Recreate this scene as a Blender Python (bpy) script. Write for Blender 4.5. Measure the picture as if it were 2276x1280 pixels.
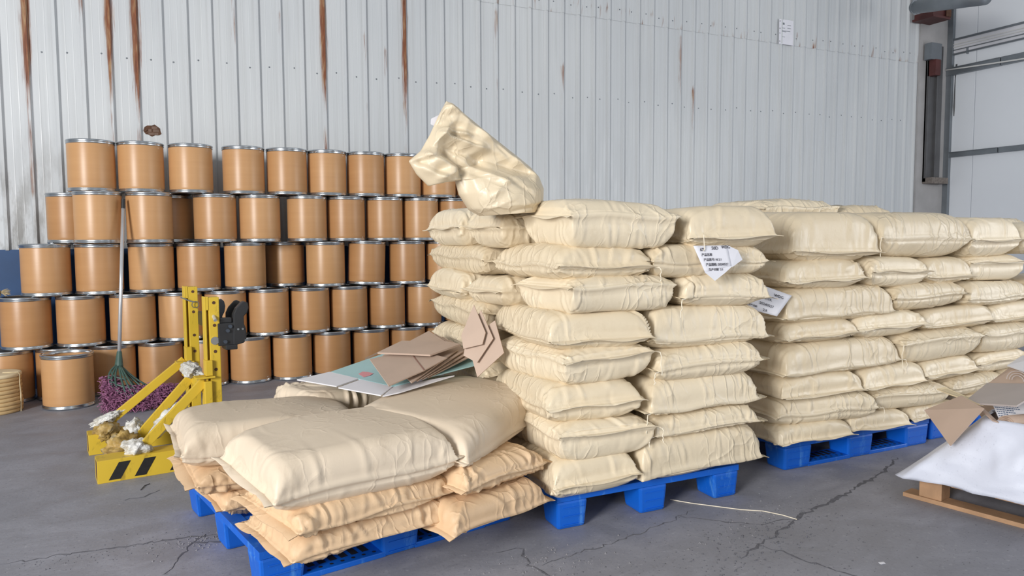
import bpy, bmesh, math, random
import numpy as np
from mathutils import Vector, Matrix, Euler
from mathutils.geometry import tessellate_polygon

for o in list(bpy.data.objects): bpy.data.objects.remove(o)
SC = bpy.context.scene
COL = SC.collection
R = math.radians
random.seed(7)

# ------------------------------------------------------------------ camera
CAM_H, FPX = 1.26, 1640.0
def _axes():
    d = np.array([127., 23000., FPX]); d /= np.linalg.norm(d)
    X = np.array([3462., 0., FPX]); X[1] = -(127*3462 + FPX*FPX)/23000.; X /= np.linalg.norm(X)
    Z = -d; Y = np.cross(Z, X)
    return np.stack([X, Y, Z])
AX = _axes()                      # rows: world axes written in camera axes (right, down, forward)
cam = bpy.data.cameras.new('camera'); camo = bpy.data.objects.new('camera', cam); COL.objects.link(camo)
cam.sensor_width = 36.0; cam.lens = 36.0*FPX/2276.0; cam.clip_start = .05; cam.clip_end = 200
mm = Matrix.Identity(4)
for i in range(3):
    mm[i][0] = AX[i, 0]; mm[i][1] = -AX[i, 1]; mm[i][2] = -AX[i, 2]
mm[2][3] = CAM_H
camo.matrix_world = mm
SC.camera = camo

# ------------------------------------------------------------------ light
world = bpy.data.worlds.new('world'); SC.world = world; world.use_nodes = True
bg = world.node_tree.nodes['Background']
bg.inputs[0].default_value = (.90, .95, 1.0, 1); bg.inputs[1].default_value = .28
def area(name, loc, aim, sx, sy, power, col):
    l = bpy.data.lights.new(name, 'AREA'); l.shape = 'RECTANGLE'; l.size = sx; l.size_y = sy; l.energy = power; l.color = col
    o = bpy.data.objects.new(name, l); COL.objects.link(o); o.location = loc
    o.rotation_euler = (Vector(aim)-Vector(loc)).to_track_quat('-Z', 'Y').to_euler()
    return o
area('daylight_left_door', (-6.5, -2.2, 3.0), (1.8, 5.0, .8), 2.4, 3.0, 860, (1, .985, .96))
area('rear_fill', (3.6, -8.0, 3.4), (2.2, 2.6, .5), 4.5, 3.6, 90, (.97, .985, 1))  # added fill from behind the camera, lifts the front-right floor and sack fronts
area('daylight_right_door', (9.7, -1.3, 2.0), (3.4, 2.8, .8), 3.4, 3.2, 190, (.97, .985, 1))
SC.view_settings.view_transform = 'Standard'; SC.view_settings.look = 'None'
SC.view_settings.gamma = 1.0; SC.view_settings.use_curve_mapping = False
SC.view_settings.exposure = 0.25

# ------------------------------------------------------------------ pixel rays
def ray(px, py): return AX @ np.array([px-1138., py-640., FPX])
O3 = np.array([0, 0, CAM_H])
def at_plane(px, py, p0, n):
    r = ray(px, py); n = np.array(n, float); return O3 + r*(n @ (np.array(p0, float)-O3)/(n @ r))
def at_y(px, py, y): r = ray(px, py); return O3 + r*(y/r[1])
def at_x(px, py, x): r = ray(px, py); return O3 + r*(x/r[0])
def at_z(px, py, z): r = ray(px, py); return O3 + r*((z-CAM_H)/r[2])

# ------------------------------------------------------------------ materials
def lin(c):
    return tuple(((v/255.)/12.92 if v/255. <= .04045 else ((v/255.+.055)/1.055)**2.4) for v in c) + (1,)
class NT:
    def __init__(s, name, rough=.5, metal=0., spec=None):
        s.m = bpy.data.materials.new(name); s.m.use_nodes = True; s.t = s.m.node_tree
        s.b = s.t.nodes['Principled BSDF']; s.b.inputs['Roughness'].default_value = rough; s.b.inputs['Metallic'].default_value = metal
        if spec is not None: s.b.inputs['Specular IOR Level'].default_value = spec
        s.co = None
    def n(s, typ, **kw):
        nd = s.t.nodes.new(typ)
        for k, v in kw.items(): setattr(nd, k, v)
        return nd
    def l(s, a, b): s.t.links.new(a, b)
    def coord(s, scale=(1, 1, 1), gen='Object'):
        if s.co is None: s.co = s.n('ShaderNodeTexCoord')
        mp = s.n('ShaderNodeMapping'); mp.inputs['Scale'].default_value = scale
        s.l(s.co.outputs[gen], mp.inputs['Vector']); return mp.outputs['Vector']
    def noise(s, scale, stretch=(1, 1, 1), detail=4, rough=.55, dist=0.):
        nd = s.n('ShaderNodeTexNoise'); nd.inputs['Scale'].default_value = scale; nd.inputs['Detail'].default_value = detail
        nd.inputs['Roughness'].default_value = rough; nd.inputs['Distortion'].default_value = dist
        s.l(s.coord(stretch), nd.inputs['Vector']); return nd.outputs['Fac']
    def voro(s, scale, stretch=(1, 1, 1), feature='DISTANCE_TO_EDGE'):
        nd = s.n('ShaderNodeTexVoronoi', feature=feature); nd.inputs['Scale'].default_value = scale
        s.l(s.coord(stretch), nd.inputs['Vector']); return nd.outputs['Distance']
    def ramp(s, fac, stops):
        r = s.n('ShaderNodeValToRGB'); e = r.color_ramp.elements
        while len(e) < len(stops): e.new(.5)
        for el, (p, c) in zip(e, stops):
            el.position = p; el.color = c if isinstance(c, tuple) else (c, c, c, 1)
        s.l(fac, r.inputs[0]); return r.outputs[0]
    def mix(s, fac, a, b, mode='MIX'):
        m = s.n('ShaderNodeMix', data_type='RGBA', blend_type=mode)
        for sock, v in ((m.inputs[0], fac), (m.inputs[6], a), (m.inputs[7], b)):
            if isinstance(v, (int, float)): sock.default_value = v
            elif isinstance(v, tuple): sock.default_value = v
            else: s.l(v, sock)
        return m.outputs[2]
    def math(s, op, a, b=0.):
        m = s.n('ShaderNodeMath', operation=op)
        for sock, v in zip(m.inputs, (a, b)):
            if isinstance(v, (int, float)): sock.default_value = v
            else: s.l(v, sock)
        return m.outputs[0]
    def rnd(s): return s.n('ShaderNodeObjectInfo').outputs['Random']
    def attr(s, name): return s.n('ShaderNodeAttribute', attribute_name=name).outputs['Fac']
    def color(s, c):
        if isinstance(c, tuple): s.b.inputs['Base Color'].default_value = c
        else: s.l(c, s.b.inputs['Base Color'])
        return s
    def bump(s, h, strength=.3, dist=.01):
        b = s.n('ShaderNodeBump'); b.inputs['Strength'].default_value = strength; b.inputs['Distance'].default_value = dist
        s.l(h, b.inputs['Height']); s.l(b.outputs[0], s.b.inputs['Normal']); return s
    def rough(s, v): s.l(v, s.b.inputs['Roughness']); return s
M = {}
def simple(name, c, rough=.5, metal=0., var=.12, scale=8., bump=0., spec=None):
    t = NT(name, rough, metal, spec); c = lin(c)
    dk = tuple(v*(1-var) for v in c[:3])+(1,); lt = tuple(min(1, v*(1+var)) for v in c[:3])+(1,)
    f = t.noise(scale, detail=6)
    t.color(t.ramp(f, [(.3, dk), (.7, lt)]))
    if bump: t.bump(t.noise(scale*8, detail=5), bump, .004)
    M[name] = t.m; return t.m

def wall_mat():
    t = NT('painted_sheet_steel', .42)
    base = t.ramp(t.noise(.7, (1, 1, .5), 3), [(.3, lin((196, 200, 204))), (.7, lin((211, 214, 216)))])
    st = t.noise(1.0, (26, 26, .55), 5, .6)
    base = t.mix(t.ramp(st, [(.48, 0.), (.74, .34)]), base, lin((172, 174, 174)))
    fine = t.noise(1.0, (90, 90, 1.6), 3)
    base = t.mix(t.ramp(fine, [(.56, 0.), (.75, .18)]), base, lin((222, 222, 220)))
    # scuffed dirt near the bottom on the old sheets at the left
    sep = t.n('ShaderNodeSeparateXYZ'); t.l(t.coord(), sep.inputs[0])
    lowz = t.ramp(t.math('MULTIPLY', sep.outputs['Z'], .25), [(.30, 1.), (.56, 0.)])
    lx = t.ramp(t.math('ADD', t.math('MULTIPLY', sep.outputs['X'], .25), .5), [(.22, 1.), (.60, 0.)])
    g = t.noise(1.0, (9, 9, 2.2), 6, .65)
    gm = t.math('MULTIPLY', t.math('MULTIPLY', t.ramp(g, [(.45, 0.), (.6, .9)]), lowz), lx)
    base = t.mix(gm, base, lin((128, 126, 122)))
    # rust that runs down single ribs
    a = t.attr('rust')
    rn = t.noise(1.0, (60, 60, 3.0), 5, .65)
    rm = t.ramp(t.math('ADD', a, t.math('MULTIPLY', t.math('SUBTRACT', rn, .5), 1.1)), [(.30, 0.), (.62, 1.)])
    rm = t.math('MULTIPLY', rm, t.ramp(a, [(.02, 0.), (.12, 1.)]))
    rc = t.ramp(t.noise(1.0, (40, 40, 5), 5), [(.25, lin((92, 48, 30))), (.5, lin((134, 80, 50))), (.8, lin((186, 160, 120)))])
    t.color(t.mix(rm, base, rc))
    t.rough(t.ramp(t.noise(3, (6, 6, .8)), [(.3, .34), (.7, .55)]))
    t.bump(t.noise(1.0, (5, 5, .8), 3), .12, .02)
    M['wall'] = t.m
wall_mat()
def floor_mat():
    t = NT('worn_concrete', .6)
    a = t.ramp(t.noise(.55, detail=6, rough=.6), [(.3, lin((136, 137, 146))), (.7, lin((164, 164, 174)))])
    b = t.noise(3.2, (1, 1.6, 1), 8, .7, .6)
    a = t.mix(t.ramp(b, [(.42, .55), (.62, 0.)]), a, lin((124, 125, 133)))
    c = t.noise(38, detail=4, rough=.7)
    a = t.mix(t.ramp(c, [(.60, 0.), (.74, .5)]), a, lin((190, 189, 196)))
    d = t.noise(70, detail=3, rough=.6)
    a = t.mix(t.ramp(d, [(.30, .45), (.42, 0.)]), a, lin((96, 96, 104)))
    t.color(a); t.rough(t.ramp(b, [(.3, .46), (.7, .72)]))
    h = t.math('ADD', t.math('MULTIPLY', b, .6), t.math('MULTIPLY', c, .35))
    t.bump(h, .35, .008)
    M['floor'] = t.m
floor_mat()
def paper_mat(name, lo, hi, dirt, rough0, dirtamt):
    t = NT(name, rough0)
    f = t.math('ADD', t.math('MULTIPLY', t.noise(2.6, detail=5), .55), t.math('MULTIPLY', t.rnd(), .45))
    c = t.ramp(f, [(.25, lin(lo)), (.75, lin(hi))])
    d = t.noise(5.5, detail=7, rough=.68, dist=.8)
    c = t.mix(t.ramp(d, [(.56, 0.), (.76, dirtamt)]), c, lin(dirt))
    t.color(c)
    t.rough(t.ramp(t.noise(7), [(.3, rough0-.05), (.7, rough0+.12)]))
    fib = t.noise(1.0, (520, 60, 60), 3)
    cr = t.noise(9, (1, 1, 1), 5, .5, 1.6)
    rd = t.math('ABSOLUTE', t.math('SUBTRACT', cr, .5))
    def folds(scale, stretch, lo, mscale, m0, m1):
        vo = t.n('ShaderNodeTexVoronoi', feature='DISTANCE_TO_EDGE'); vo.inputs['Scale'].default_value = scale
        of = t.n('ShaderNodeVectorMath', operation='ADD'); rv = t.n('ShaderNodeCombineXYZ'); t.l(t.math('MULTIPLY', t.rnd(), 37.), rv.inputs[0]); t.l(t.rnd(), rv.inputs[2])
        nz = t.n('ShaderNodeTexNoise'); nz.inputs['Scale'].default_value = 7; t.l(t.coord(), nz.inputs['Vector'])
        wv = t.n('ShaderNodeVectorMath', operation='SCALE'); wv.inputs['Scale'].default_value = .06*max(stretch); t.l(nz.outputs['Color'], wv.inputs[0])
        ad = t.n('ShaderNodeVectorMath', operation='ADD'); t.l(t.coord(stretch), ad.inputs[0]); t.l(wv.outputs[0], ad.inputs[1])
        t.l(ad.outputs[0], of.inputs[0]); t.l(rv.outputs[0], of.inputs[1]); t.l(of.outputs[0], vo.inputs['Vector'])
        mk = t.n('ShaderNodeTexNoise'); mk.inputs['Scale'].default_value = mscale; mk.inputs['Detail'].default_value = 2
        t.l(of.outputs[0] if False else t.coord(), mk.inputs['Vector'])
        return t.math('MULTIPLY', t.ramp(vo.outputs['Distance'], [(0., 1.), (lo*.35, .6), (lo, .12), (lo*2.2, 0.)]), t.ramp(mk.outputs['Fac'], [(m0, 0.), (m1, 1.)]))
    h = t.math('ADD', t.math('MULTIPLY', fib, .03), t.math('MULTIPLY', folds(1., (15, 15, 3.2), .10, 3.6, .44, .60), .42))
    h = t.math('ADD', h, t.math('MULTIPLY', folds(4.6, (1, 1, 1), .05, 3.0, .50, .62), .40))
    h = t.math('ADD', h, t.math('MULTIPLY', t.noise(26, detail=4), .20))
    t.bump(h, .30 if name == 'dusty_paper' else .6, .012)
    M[name] = t.m
paper_mat('cream_paper', (214, 198, 170), (231, 217, 191), (194, 174, 140), .36, .45)
paper_mat('kraft_paper', (208, 176, 140), (222, 192, 156), (176, 142, 106), .52, .55)
paper_mat('dusty_paper', (210, 193, 171), (223, 207, 185), (172, 154, 132), .55, .55)
def drum_mat():
    t = NT('fibre_drum_board', .36)
    f = t.math('ADD', t.math('MULTIPLY', t.noise(1.0, (1, 1, 16), 3), .5), t.math('MULTIPLY', t.rnd(), .5))
    t.color(t.ramp(f, [(.2, lin((178, 131, 86))), (.8, lin((200, 154, 107)))]))
    t.bump(t.noise(1.0, (4, 4, 120), 3), .08, .003)
    M['drum'] = t.m
drum_mat()
simple('galvanised', (190, 195, 200), .26, .95, .10, 12)
simple('dark_lid', (92, 88, 84), .55, .3, .15, 6)
simple('drum_inside', (178, 142, 124), .6, 0, .08, 5)
simple('blue_dado', (24, 66, 112), .5, 0, .12, 4)
def scuffed(name, c, scuff, amt, rough):
    t = NT(name, rough)
    base = t.ramp(t.noise(3, detail=4), [(.3, tuple(v*.88 for v in lin(c)[:3])+(1,)), (.7, lin(c))])
    s = t.noise(14, (1, 1, .35), 7, .72, .5)
    t.color(t.mix(t.ramp(s, [(.58, 0.), (.70, amt)]), base, lin(scuff)))
    t.bump(t.noise(60, detail=3), .1, .002)
    M[name] = t.m
scuffed('blue_plastic', (12, 98, 206), (96, 160, 222), .55, .42)
scuffed('yellow_paint', (220, 186, 58), (120, 96, 40), .6, .42)
simple('black_paint', (34, 33, 32), .5, 0, .2, 30)
simple('black_plastic', (42, 43, 46), .42, 0, .15, 10)
simple('slate_plastic', (62, 70, 82), .42, 0, .15, 10)
simple('rusty_steel', (92, 62, 44), .7, .2, .3, 25, .3)
simple('aluminium', (218, 220, 224), .34, .6, .05, 10)
simple('green_plastic', (66, 92, 84), .42, 0, .2, 12)
simple('purple_yarn', (152, 98, 132), .85, 0, .35, 40)
simple('carton', (184, 162, 146), .72, 0, .06, 5, .12)
simple('carton_grey', (186, 176, 172), .72, 0, .05, 5, .1)
simple('white_board', (226, 226, 232), .45, 0, .03, 5)
simple('teal_print', (166, 208, 212), .4, 0, .05, 5)
simple('pink_print', (226, 150, 158), .4, 0, .05, 5)
simple('white_paper', (228, 228, 236), .6, 0, .04, 8)
simple('ink', (52, 50, 62), .6, 0, .1, 8)
simple('blue_ink', (96, 112, 138), .6, 0, .1, 8)
simple('brown_ink', (140, 100, 88), .6, 0, .1, 8)
simple('tan_board', (206, 176, 128), .7, 0, .12, 14, .2)
simple('pale_board', (226, 208, 172), .6, 0, .06, 6)
simple('wood', (172, 136, 104), .7, 0, .2, 9, .3)
simple('string', (232, 222, 202), .8, 0, .05, 20)
simple('right_panel', (236, 240, 246), .38, 0, .03, .7)
simple('grey_steel', (130, 136, 142), .4, .5, .1, 5)
simple('dark_channel', (96, 96, 98), .5, .3, .15, 4)
simple('red_brown_steel', (84, 42, 40), .55, 0, .2, 8)
simple('grimy_sheet', (168, 166, 166), .5, 0, .12, 3)
simple('brick', (118, 96, 84), .85, 0, .2, 20, .4)
simple('mortar', (150, 142, 134), .9, 0, .1, 20)
simple('straw', (206, 190, 156), .7, 0, .2, 20)
simple('dirt', (60, 60, 64), .9, 0, .2, 30)
simple('grit', (126, 125, 130), .9, 0, .25, 30)
simple('crack_dirt', (98, 98, 105), .95, 0, .3, 60)
simple('white_cable', (222, 222, 220), .5, 0, .03, 5)
simple('concrete_bit', (120, 112, 106), .9, 0, .3, 30, .4)
def woven():
    t = NT('white_woven_sheet', .5)
    c = t.ramp(t.noise(2.2, detail=4), [(.3, lin((200, 205, 220))), (.7, lin((218, 222, 236)))])
    s = t.noise(110, detail=3, rough=.6)
    big = t.noise(3.4, detail=3)
    t.color(t.mix(t.math('MULTIPLY', t.ramp(s, [(.61, 0.), (.67, .5)]), t.ramp(big, [(.44, 0.), (.58, 1.)])), c, lin((168, 172, 186))))
    t.bump(t.noise(16, detail=4), .22, .010); M['woven'] = t.m
woven()
def bubble():
    t = NT('bubble_wrap', .42)
    c = t.ramp(t.noise(14, detail=5), [(.28, lin((172, 160, 136))), (.45, lin((206, 204, 198))), (.8, lin((226, 227, 228)))])
    t.color(c); v = t.voro(70, feature='F1')
    t.bump(v, .6, .006); M['bubble'] = t.m
bubble()
def carton_wrap():
    t = NT('torn_wrap', .6)
    t.color(t.ramp(t.noise(18, detail=6), [(.3, lin((112, 88, 44))), (.5, lin((176, 146, 82))), (.75, lin((206, 196, 170)))]))
    t.bump(t.noise(50, detail=4), .5, .006); M['torn_wrap'] = t.m
carton_wrap()

# ------------------------------------------------------------------ mesh helpers
def link(name, me, mat=None, parent=None, loc=None, rot=None):
    o = bpy.data.objects.new(name, me); COL.objects.link(o)
    if mat and me is not None and not me.materials: me.materials.append(M[mat])
    if parent is not None: o.parent = parent
    if loc is not None: o.location = loc
    if rot is not None: o.rotation_euler = rot
    return o
def mesh(name, v, f, smooth=False):
    me = bpy.data.meshes.new(name); me.from_pydata([tuple(map(float, p)) for p in v], [], [tuple(map(int, q)) for q in f])
    if smooth: me.polygons.foreach_set('use_smooth', [True]*len(me.polygons))
    me.update(); return me
def empty(name, loc=(0, 0, 0), rot=(0, 0, 0)):
    o = bpy.data.objects.new(name, None); COL.objects.link(o); o.location = loc; o.rotation_euler = rot
    o.empty_display_size = .1; return o
def tag(o, label, cat, group=None):
    o['label'] = label; o['category'] = cat
    if group: o['group'] = group
    return o
def struct(o): o['kind'] = 'structure'; return o
def stuff(o): o['kind'] = 'stuff'; return o
class MB:
    def __init__(s): s.v = []; s.f = []
    def add(s, v, f):
        n = len(s.v); s.v += [tuple(map(float, p)) for p in v]; s.f += [tuple(int(i)+n for i in q) for q in f]; return s
    def box(s, lo, hi, M4=None):
        x0, y0, z0 = lo; x1, y1, z1 = hi
        v = [Vector(p) for p in ((x0, y0, z0), (x1, y0, z0), (x1, y1, z0), (x0, y1, z0), (x0, y0, z1), (x1, y0, z1), (x1, y1, z1), (x0, y1, z1))]
        if M4 is not None: v = [M4 @ p for p in v]
        return s.add(v, [(3, 2, 1, 0), (4, 5, 6, 7), (0, 1, 5, 4), (1, 2, 6, 5), (2, 3, 7, 6), (3, 0, 4, 7)])
    def bar(s, a, b, w, h, up=(0, 0, 1)):
        a = Vector(a); b = Vector(b); d = (b-a).normalized(); u = Vector(up); sd = d.cross(u).normalized(); u = sd.cross(d)
        v = []
        for p in (a, b):
            for i, j in ((-1, -1), (1, -1), (1, 1), (-1, 1)): v.append(p+sd*(i*w/2)+u*(j*h/2))
        return s.add(v, [(0, 1, 2, 3), (7, 6, 5, 4), (0, 4, 5, 1), (1, 5, 6, 2), (2, 6, 7, 3), (3, 7, 4, 0)])
    def tube(s, pts, r, n=8, cap=True):
        pts = [Vector(p) for p in pts]; k = len(pts); rings = []
        prev = None
        for i, p in enumerate(pts):
            d = (pts[min(i+1, k-1)]-pts[max(i-1, 0)]).normalized()
            if prev is None: ref = Vector((0, 0, 1)) if abs(d.z) < .9 else Vector((1, 0, 0)); e = d.cross(ref).normalized()
            else: e = (prev-d*prev.dot(d)).normalized()
            prev = e; g = d.cross(e); rr = r[i] if isinstance(r, (list, tuple)) else r
            rings.append([p+e*(math.cos(a)*rr)+g*(math.sin(a)*rr) for a in (2*math.pi*j/n for j in range(n))])
        v = [q for ring in rings for q in ring]; f = []
        for i in range(k-1):
            for j in range(n): f.append((i*n+j, i*n+(j+1) % n, (i+1)*n+(j+1) % n, (i+1)*n+j))
        if cap: f.append(tuple(range(n-1, -1, -1))); f.append(tuple((k-1)*n+j for j in range(n)))
        return s.add(v, f)
    def lathe(s, prof, n=40, c=(0, 0, 0), close=False):
        v = []; f = []; k = len(prof)
        for (r, z) in prof:
            for j in range(n):
                a = 2*math.pi*j/n; v.append((c[0]+r*math.cos(a), c[1]+r*math.sin(a), c[2]+z))
        for i in range(k-1 if not close else k):
            ii = (i+1) % k
            for j in range(n): f.append((i*n+j, i*n+(j+1) % n, ii*n+(j+1) % n, ii*n+j))
        return s.add(v, f)
    def disc(s, r, z, n=40, c=(0, 0, 0)):
        return s.add([(c[0]+r*math.cos(2*math.pi*j/n), c[1]+r*math.sin(2*math.pi*j/n), c[2]+z) for j in range(n)], [tuple(range(n))])
    def prism(s, poly, t, frame):
        """polygon (2-D points) pulled through thickness t along the frame's z"""
        n = len(poly); a = [frame @ Vector((p[0], p[1], 0)) for p in poly]; b = [frame @ Vector((p[0], p[1], t)) for p in poly]
        return s.add(a+b, [tuple(range(n-1, -1, -1)), tuple(range(n, 2*n))]+[(i, (i+1) % n, n+(i+1) % n, n+i) for i in range(n)])
    def build(s, name, mat, parent=None, smooth=False, bevel=0., loc=None, rot=None):
        me = mesh(name, s.v, s.f, smooth)
        if bevel:
            bm = bmesh.new(); bm.from_mesh(me)
            bmesh.ops.bevel(bm, geom=[e for e in bm.edges if e.is_manifold and e.calc_face_angle(0) > .5], offset=bevel, segments=2, profile=.6, affect='EDGES', clamp_overlap=True)
            bm.to_mesh(me); bm.free()
        return link(name, me, mat, parent, loc, rot)
def board(pts, t=.004):
    """a stiff flat sheet: polygon of 3-D points thickened along its normal"""
    P = [Vector(p) for p in pts]; n = len(P); nr = Vector((0, 0, 0))
    for i in range(n):
        a, b = P[i], P[(i+1) % n]; nr += Vector(((a.y-b.y)*(a.z+b.z), (a.z-b.z)*(a.x+b.x), (a.x-b.x)*(a.y+b.y)))
    nr.normalize(); mb = MB()
    q = [p-nr*t for p in P]
    mb.add(P+q, [tuple(range(n)), tuple(range(2*n-1, n-1, -1))]+[((i+1) % n, i, n+i, n+(i+1) % n) for i in range(n)])
    return mb, nr
def text_mesh(name, body, size, mat, parent, M4, bold=0.):
    cu = bpy.data.curves.new(name, 'FONT'); cu.body = body; cu.size = size; cu.offset = bold; cu.extrude = .0004; cu.resolution_u = 2
    cu.align_x = 'LEFT'
    tmp = bpy.data.objects.new('tmp_text', cu); COL.objects.link(tmp)
    dg = bpy.context.evaluated_depsgraph_get(); me = bpy.data.meshes.new_from_object(tmp.evaluated_get(dg))
    bpy.data.objects.remove(tmp); bpy.data.curves.remove(cu)
    me.transform(M4)
    me.materials.clear(); me.name = name
    return link(name, me, mat, parent)

# ------------------------------------------------------------------ setting
WY = 7.25                                   # the sheet wall
XR = 10.52                                  # the panel wall at the right
fl = struct(MB().box((-5, -9, -.2), (11.5, 8.2, 0)).build('floor', 'floor'))
wall = struct(empty('wall_back'))
RIBS = {-5: (1., 2.2, 9), -4: (.12, 3, 9), -3: (.62, 2.75, 9), -2: (.85, 2.3, 9), -1: (1., 2.2, 9), 0: (.42, 3.1, 9), 1: (.38, 3.0, 9), 2: (.15, 3.2, 9), 3: (.42, 2.7, 3.6),
        5: (.35, 2.6, 3.4), 7: (.85, 2.3, 9), 9: (.45, 2.6, 3.2), 10: (.5, 2.6, 3.1), 11: (.72, 2.2, 9), 12: (.2, 3, 9), 15: (.3, 2.4, 3.6), 16: (.5, 2.9, 3.6), 17: (.22, 2.6, 3.6),
        20: (.55, 2.5, 3.2), 27: (.2, 2.3, 3.0), 28: (.42, 2.5, 3.7), 29: (.5, 2.3, 3.0), 32: (.3, 2.8, 3.7), 36: (.25, 2.2, 3.1)}
def rib_profile(k0, k1):
    """(x, proud, rib) points from rib k0 to rib k1 of a trapezoidal sheet, 0.2 m pitch"""
    out = []
    for k in range(k0, k1):
        x = .068+.2*k
        out += [(x-.024, 0, k), (x-.011, .027, k), (x+.009, .027, k), (x+.022, 0, k), (x+.070, 0, None), (x+.075, .0009, None), (x+.080, 0, None), (x+.126, 0, None), (x+.131, .0009, None), (x+.136, 0, None)]
    x = .068+.2*k1; out.append((x-.024, 0, k1)); return out
def wall_sheet(k0, k1, z0, z1, off, hole=None):
    prof = rib_profile(k0, k1); nz = max(3, int((z1-z0)/.12)); v = []; rust = []; f = []; w = len(prof)
    for j in range(nz+1):
        z = z0+(z1-z0)*j/nz
        for (x, p, k) in prof:
            v.append((x, WY-off-p, z)); r = 0.
            if k in RIBS:
                a, zb, zt = RIBS[k]
                if z > zb and z < zt: r = a*min(1, (z-zb)/.9+.25)
                elif z > zb-.6 and z < zt: r = a*.45
                r *= (1. if p > 0 else .55)
            if off > 0 and z-z0 < .13 and random.random() < .5: r = max(r, random.random()*.5)
            rust.append(r)
    for j in range(nz):
        for i in range(w-1):
            if hole and hole[0] == i and z0+(z1-z0)*j/nz < hole[2] and z0+(z1-z0)*(j+1)/nz > hole[1]: continue
            f.append((j*w+i, j*w+i+1, (j+1)*w+i+1, (j+1)*w+i))
    if hole:
        i = hole[0]; jl = [j for j in range(nz) if z0+(z1-z0)*j/nz < hole[2] and z0+(z1-z0)*(j+1)/nz > hole[1]]
        j0, j1 = jl[0], jl[-1]+1
        outer = [v[j0*w+i], v[j0*w+i+1], v[j1*w+i+1], v[j1*w+i]]; n0 = len(v)
        polys = [[Vector(p) for p in outer], [Vector((p[0], outer[0][1], p[1])) for p in hole[3]]]
        tri = tessellate_polygon([[Vector((p.x, p.z, 0)) for p in q] for q in polys])
        allp = [tuple(p) for q in polys for p in q]; v += allp; rust += [0]*4+[.95]*len(polys[1])
        f += [tuple(n0+a for a in t) for t in tri]
    me = mesh('wall_sheet', v, f)
    at = me.attributes.new('rust', 'FLOAT', 'POINT'); at.data.foreach_set('value', rust)
    o = link('wall_sheet', me, 'wall', wall)
    md = o.modifiers.new('thick', 'SOLIDIFY'); md.thickness = .0015; md.offset = 1
    return o
HX = [(-.082, 2.185), (-.062, 2.200), (-.05, 2.196), (-.052, 2.232), (-.02, 2.225), (.004, 2.242), (.022, 2.238), (.026, 2.21), (.018, 2.16), (-.005, 2.142), (-.022, 2.15), (-.05, 2.15), (-.06, 2.172)]
# the hole lies in the pan between rib -1 and rib 0: pull it into that pan
HX = [(-.046+(x+.082)*.85*.8, z) for x, z in HX]
HX = [(min(.034, max(-.048, x)), z) for x, z in HX]
for k0 in range(-9, 52, 4):
    z1 = 5.6 if k0 < 15 else 3.72
    k1 = k0+4
    hole = None
    wall_sheet(k0, k1, 1.16, z1, .0, None)
for k0 in range(15, 51, 4): wall_sheet(k0, k0+4, 3.69, 5.7, .006)
# torn hole with the brickwork behind showing: a ragged rim, dark recess and bricks standing in it
hc = Vector((-.028, WY-.001, 2.19))
def ragged(n, rx, rz, seed):
    r = random.Random(seed); return [(math.cos(2*math.pi*i/n)*rx*(1+r.uniform(-.22, .22)), math.sin(2*math.pi*i/n)*rz*(1+r.uniform(-.22, .22))) for i in range(n)]
pl = ragged(15, .068, .05, 3)
fr = Matrix.Translation(hc) @ Matrix.Rotation(R(90), 4, 'X')
MB().prism(pl, .003, fr).build('torn_hole', 'rusty_steel', wall)
for bx, bz, bw in ((-.035, -.028, .05), (.012, -.028, .035), (-.035, 0, .03), (.002, 0, .05), (-.008, .026, .05)):
    MB().box((hc.x+bx, WY-.0065, hc.z+bz-.011), (hc.x+bx+bw-.004, WY-.003, hc.z+bz+.011)).build('brick', 'brick', wall)
MB().prism([(-.075, .0), (-.05, .012), (-.04, .004), (-.06, -.012)], .012, fr).build('torn_flap', 'rusty_steel', wall)
# screws in rows across the ribs
sc = MB(); rs = random.Random(4)
def screw(x, z, y=WY, r=.0085):
    sc.tube([(x, y-.001, z), (x, y-.007, z)], [r, r*.6], 6)
for k in range(-6, 50):
    x = .068+.2*k-.09+rs.uniform(-.03, .03)
    for (pa, pb) in (((28, 107), (664, 155.5)), ((664, 155.5), (1437, 230)), ((1437, 230), (2003, 268))):
        A = at_y(*pa, WY); B = at_y(*pb, WY)
        if A[0] <= x < B[0]: screw(x, A[2]+(B[2]-A[2])*(x-A[0])/(B[0]-A[0])+rs.uniform(-.02, .02))
    if k >= 15: screw(x+rs.uniform(-.03, .03), 3.80+rs.uniform(-.02, .02), WY-.006)
o = sc.build('screw_heads', 'grey_steel', wall); stuff(o)
# small dents and punctures low on the newer sheets
for (px, py, rr) in ((1293, 405, .05), (1300, 338, .035), (1570, 400, .04), (1658, 345, .035), (1802, 412, .03), (1592, 290, .02), (1591, 265, .016), (638, 72, .05), (645, 122, .035), (478, 76, .02)):
    p = at_y(px, py, WY); f4 = Matrix.Translation(Vector(p)) @ Matrix.Rotation(R(90), 4, 'X')
    MB().prism(ragged(11, rr*.7, rr, px), .0012, f4).build('dent' if py > 200 else 'rust_spot', 'dirt' if py > 200 else 'rusty_steel', wall)
# long dark scrape on the left-hand sheets
p = at_y(45, 372, WY); MB().prism([(-.09, .05), (-.03, .035), (.06, .045), (.07, -.02), (.05, -.10), (.01, -.05), (-.05, -.01)], .0012, Matrix.Translation(Vector(p)) @ Matrix.Rotation(R(90), 4, 'X')).build('scrape', 'dirt', wall)
dado = struct(MB().box((-5, WY-.02, 0), (10.5, WY+.1, 1.165)).build('trim_1', 'blue_dado'))

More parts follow.
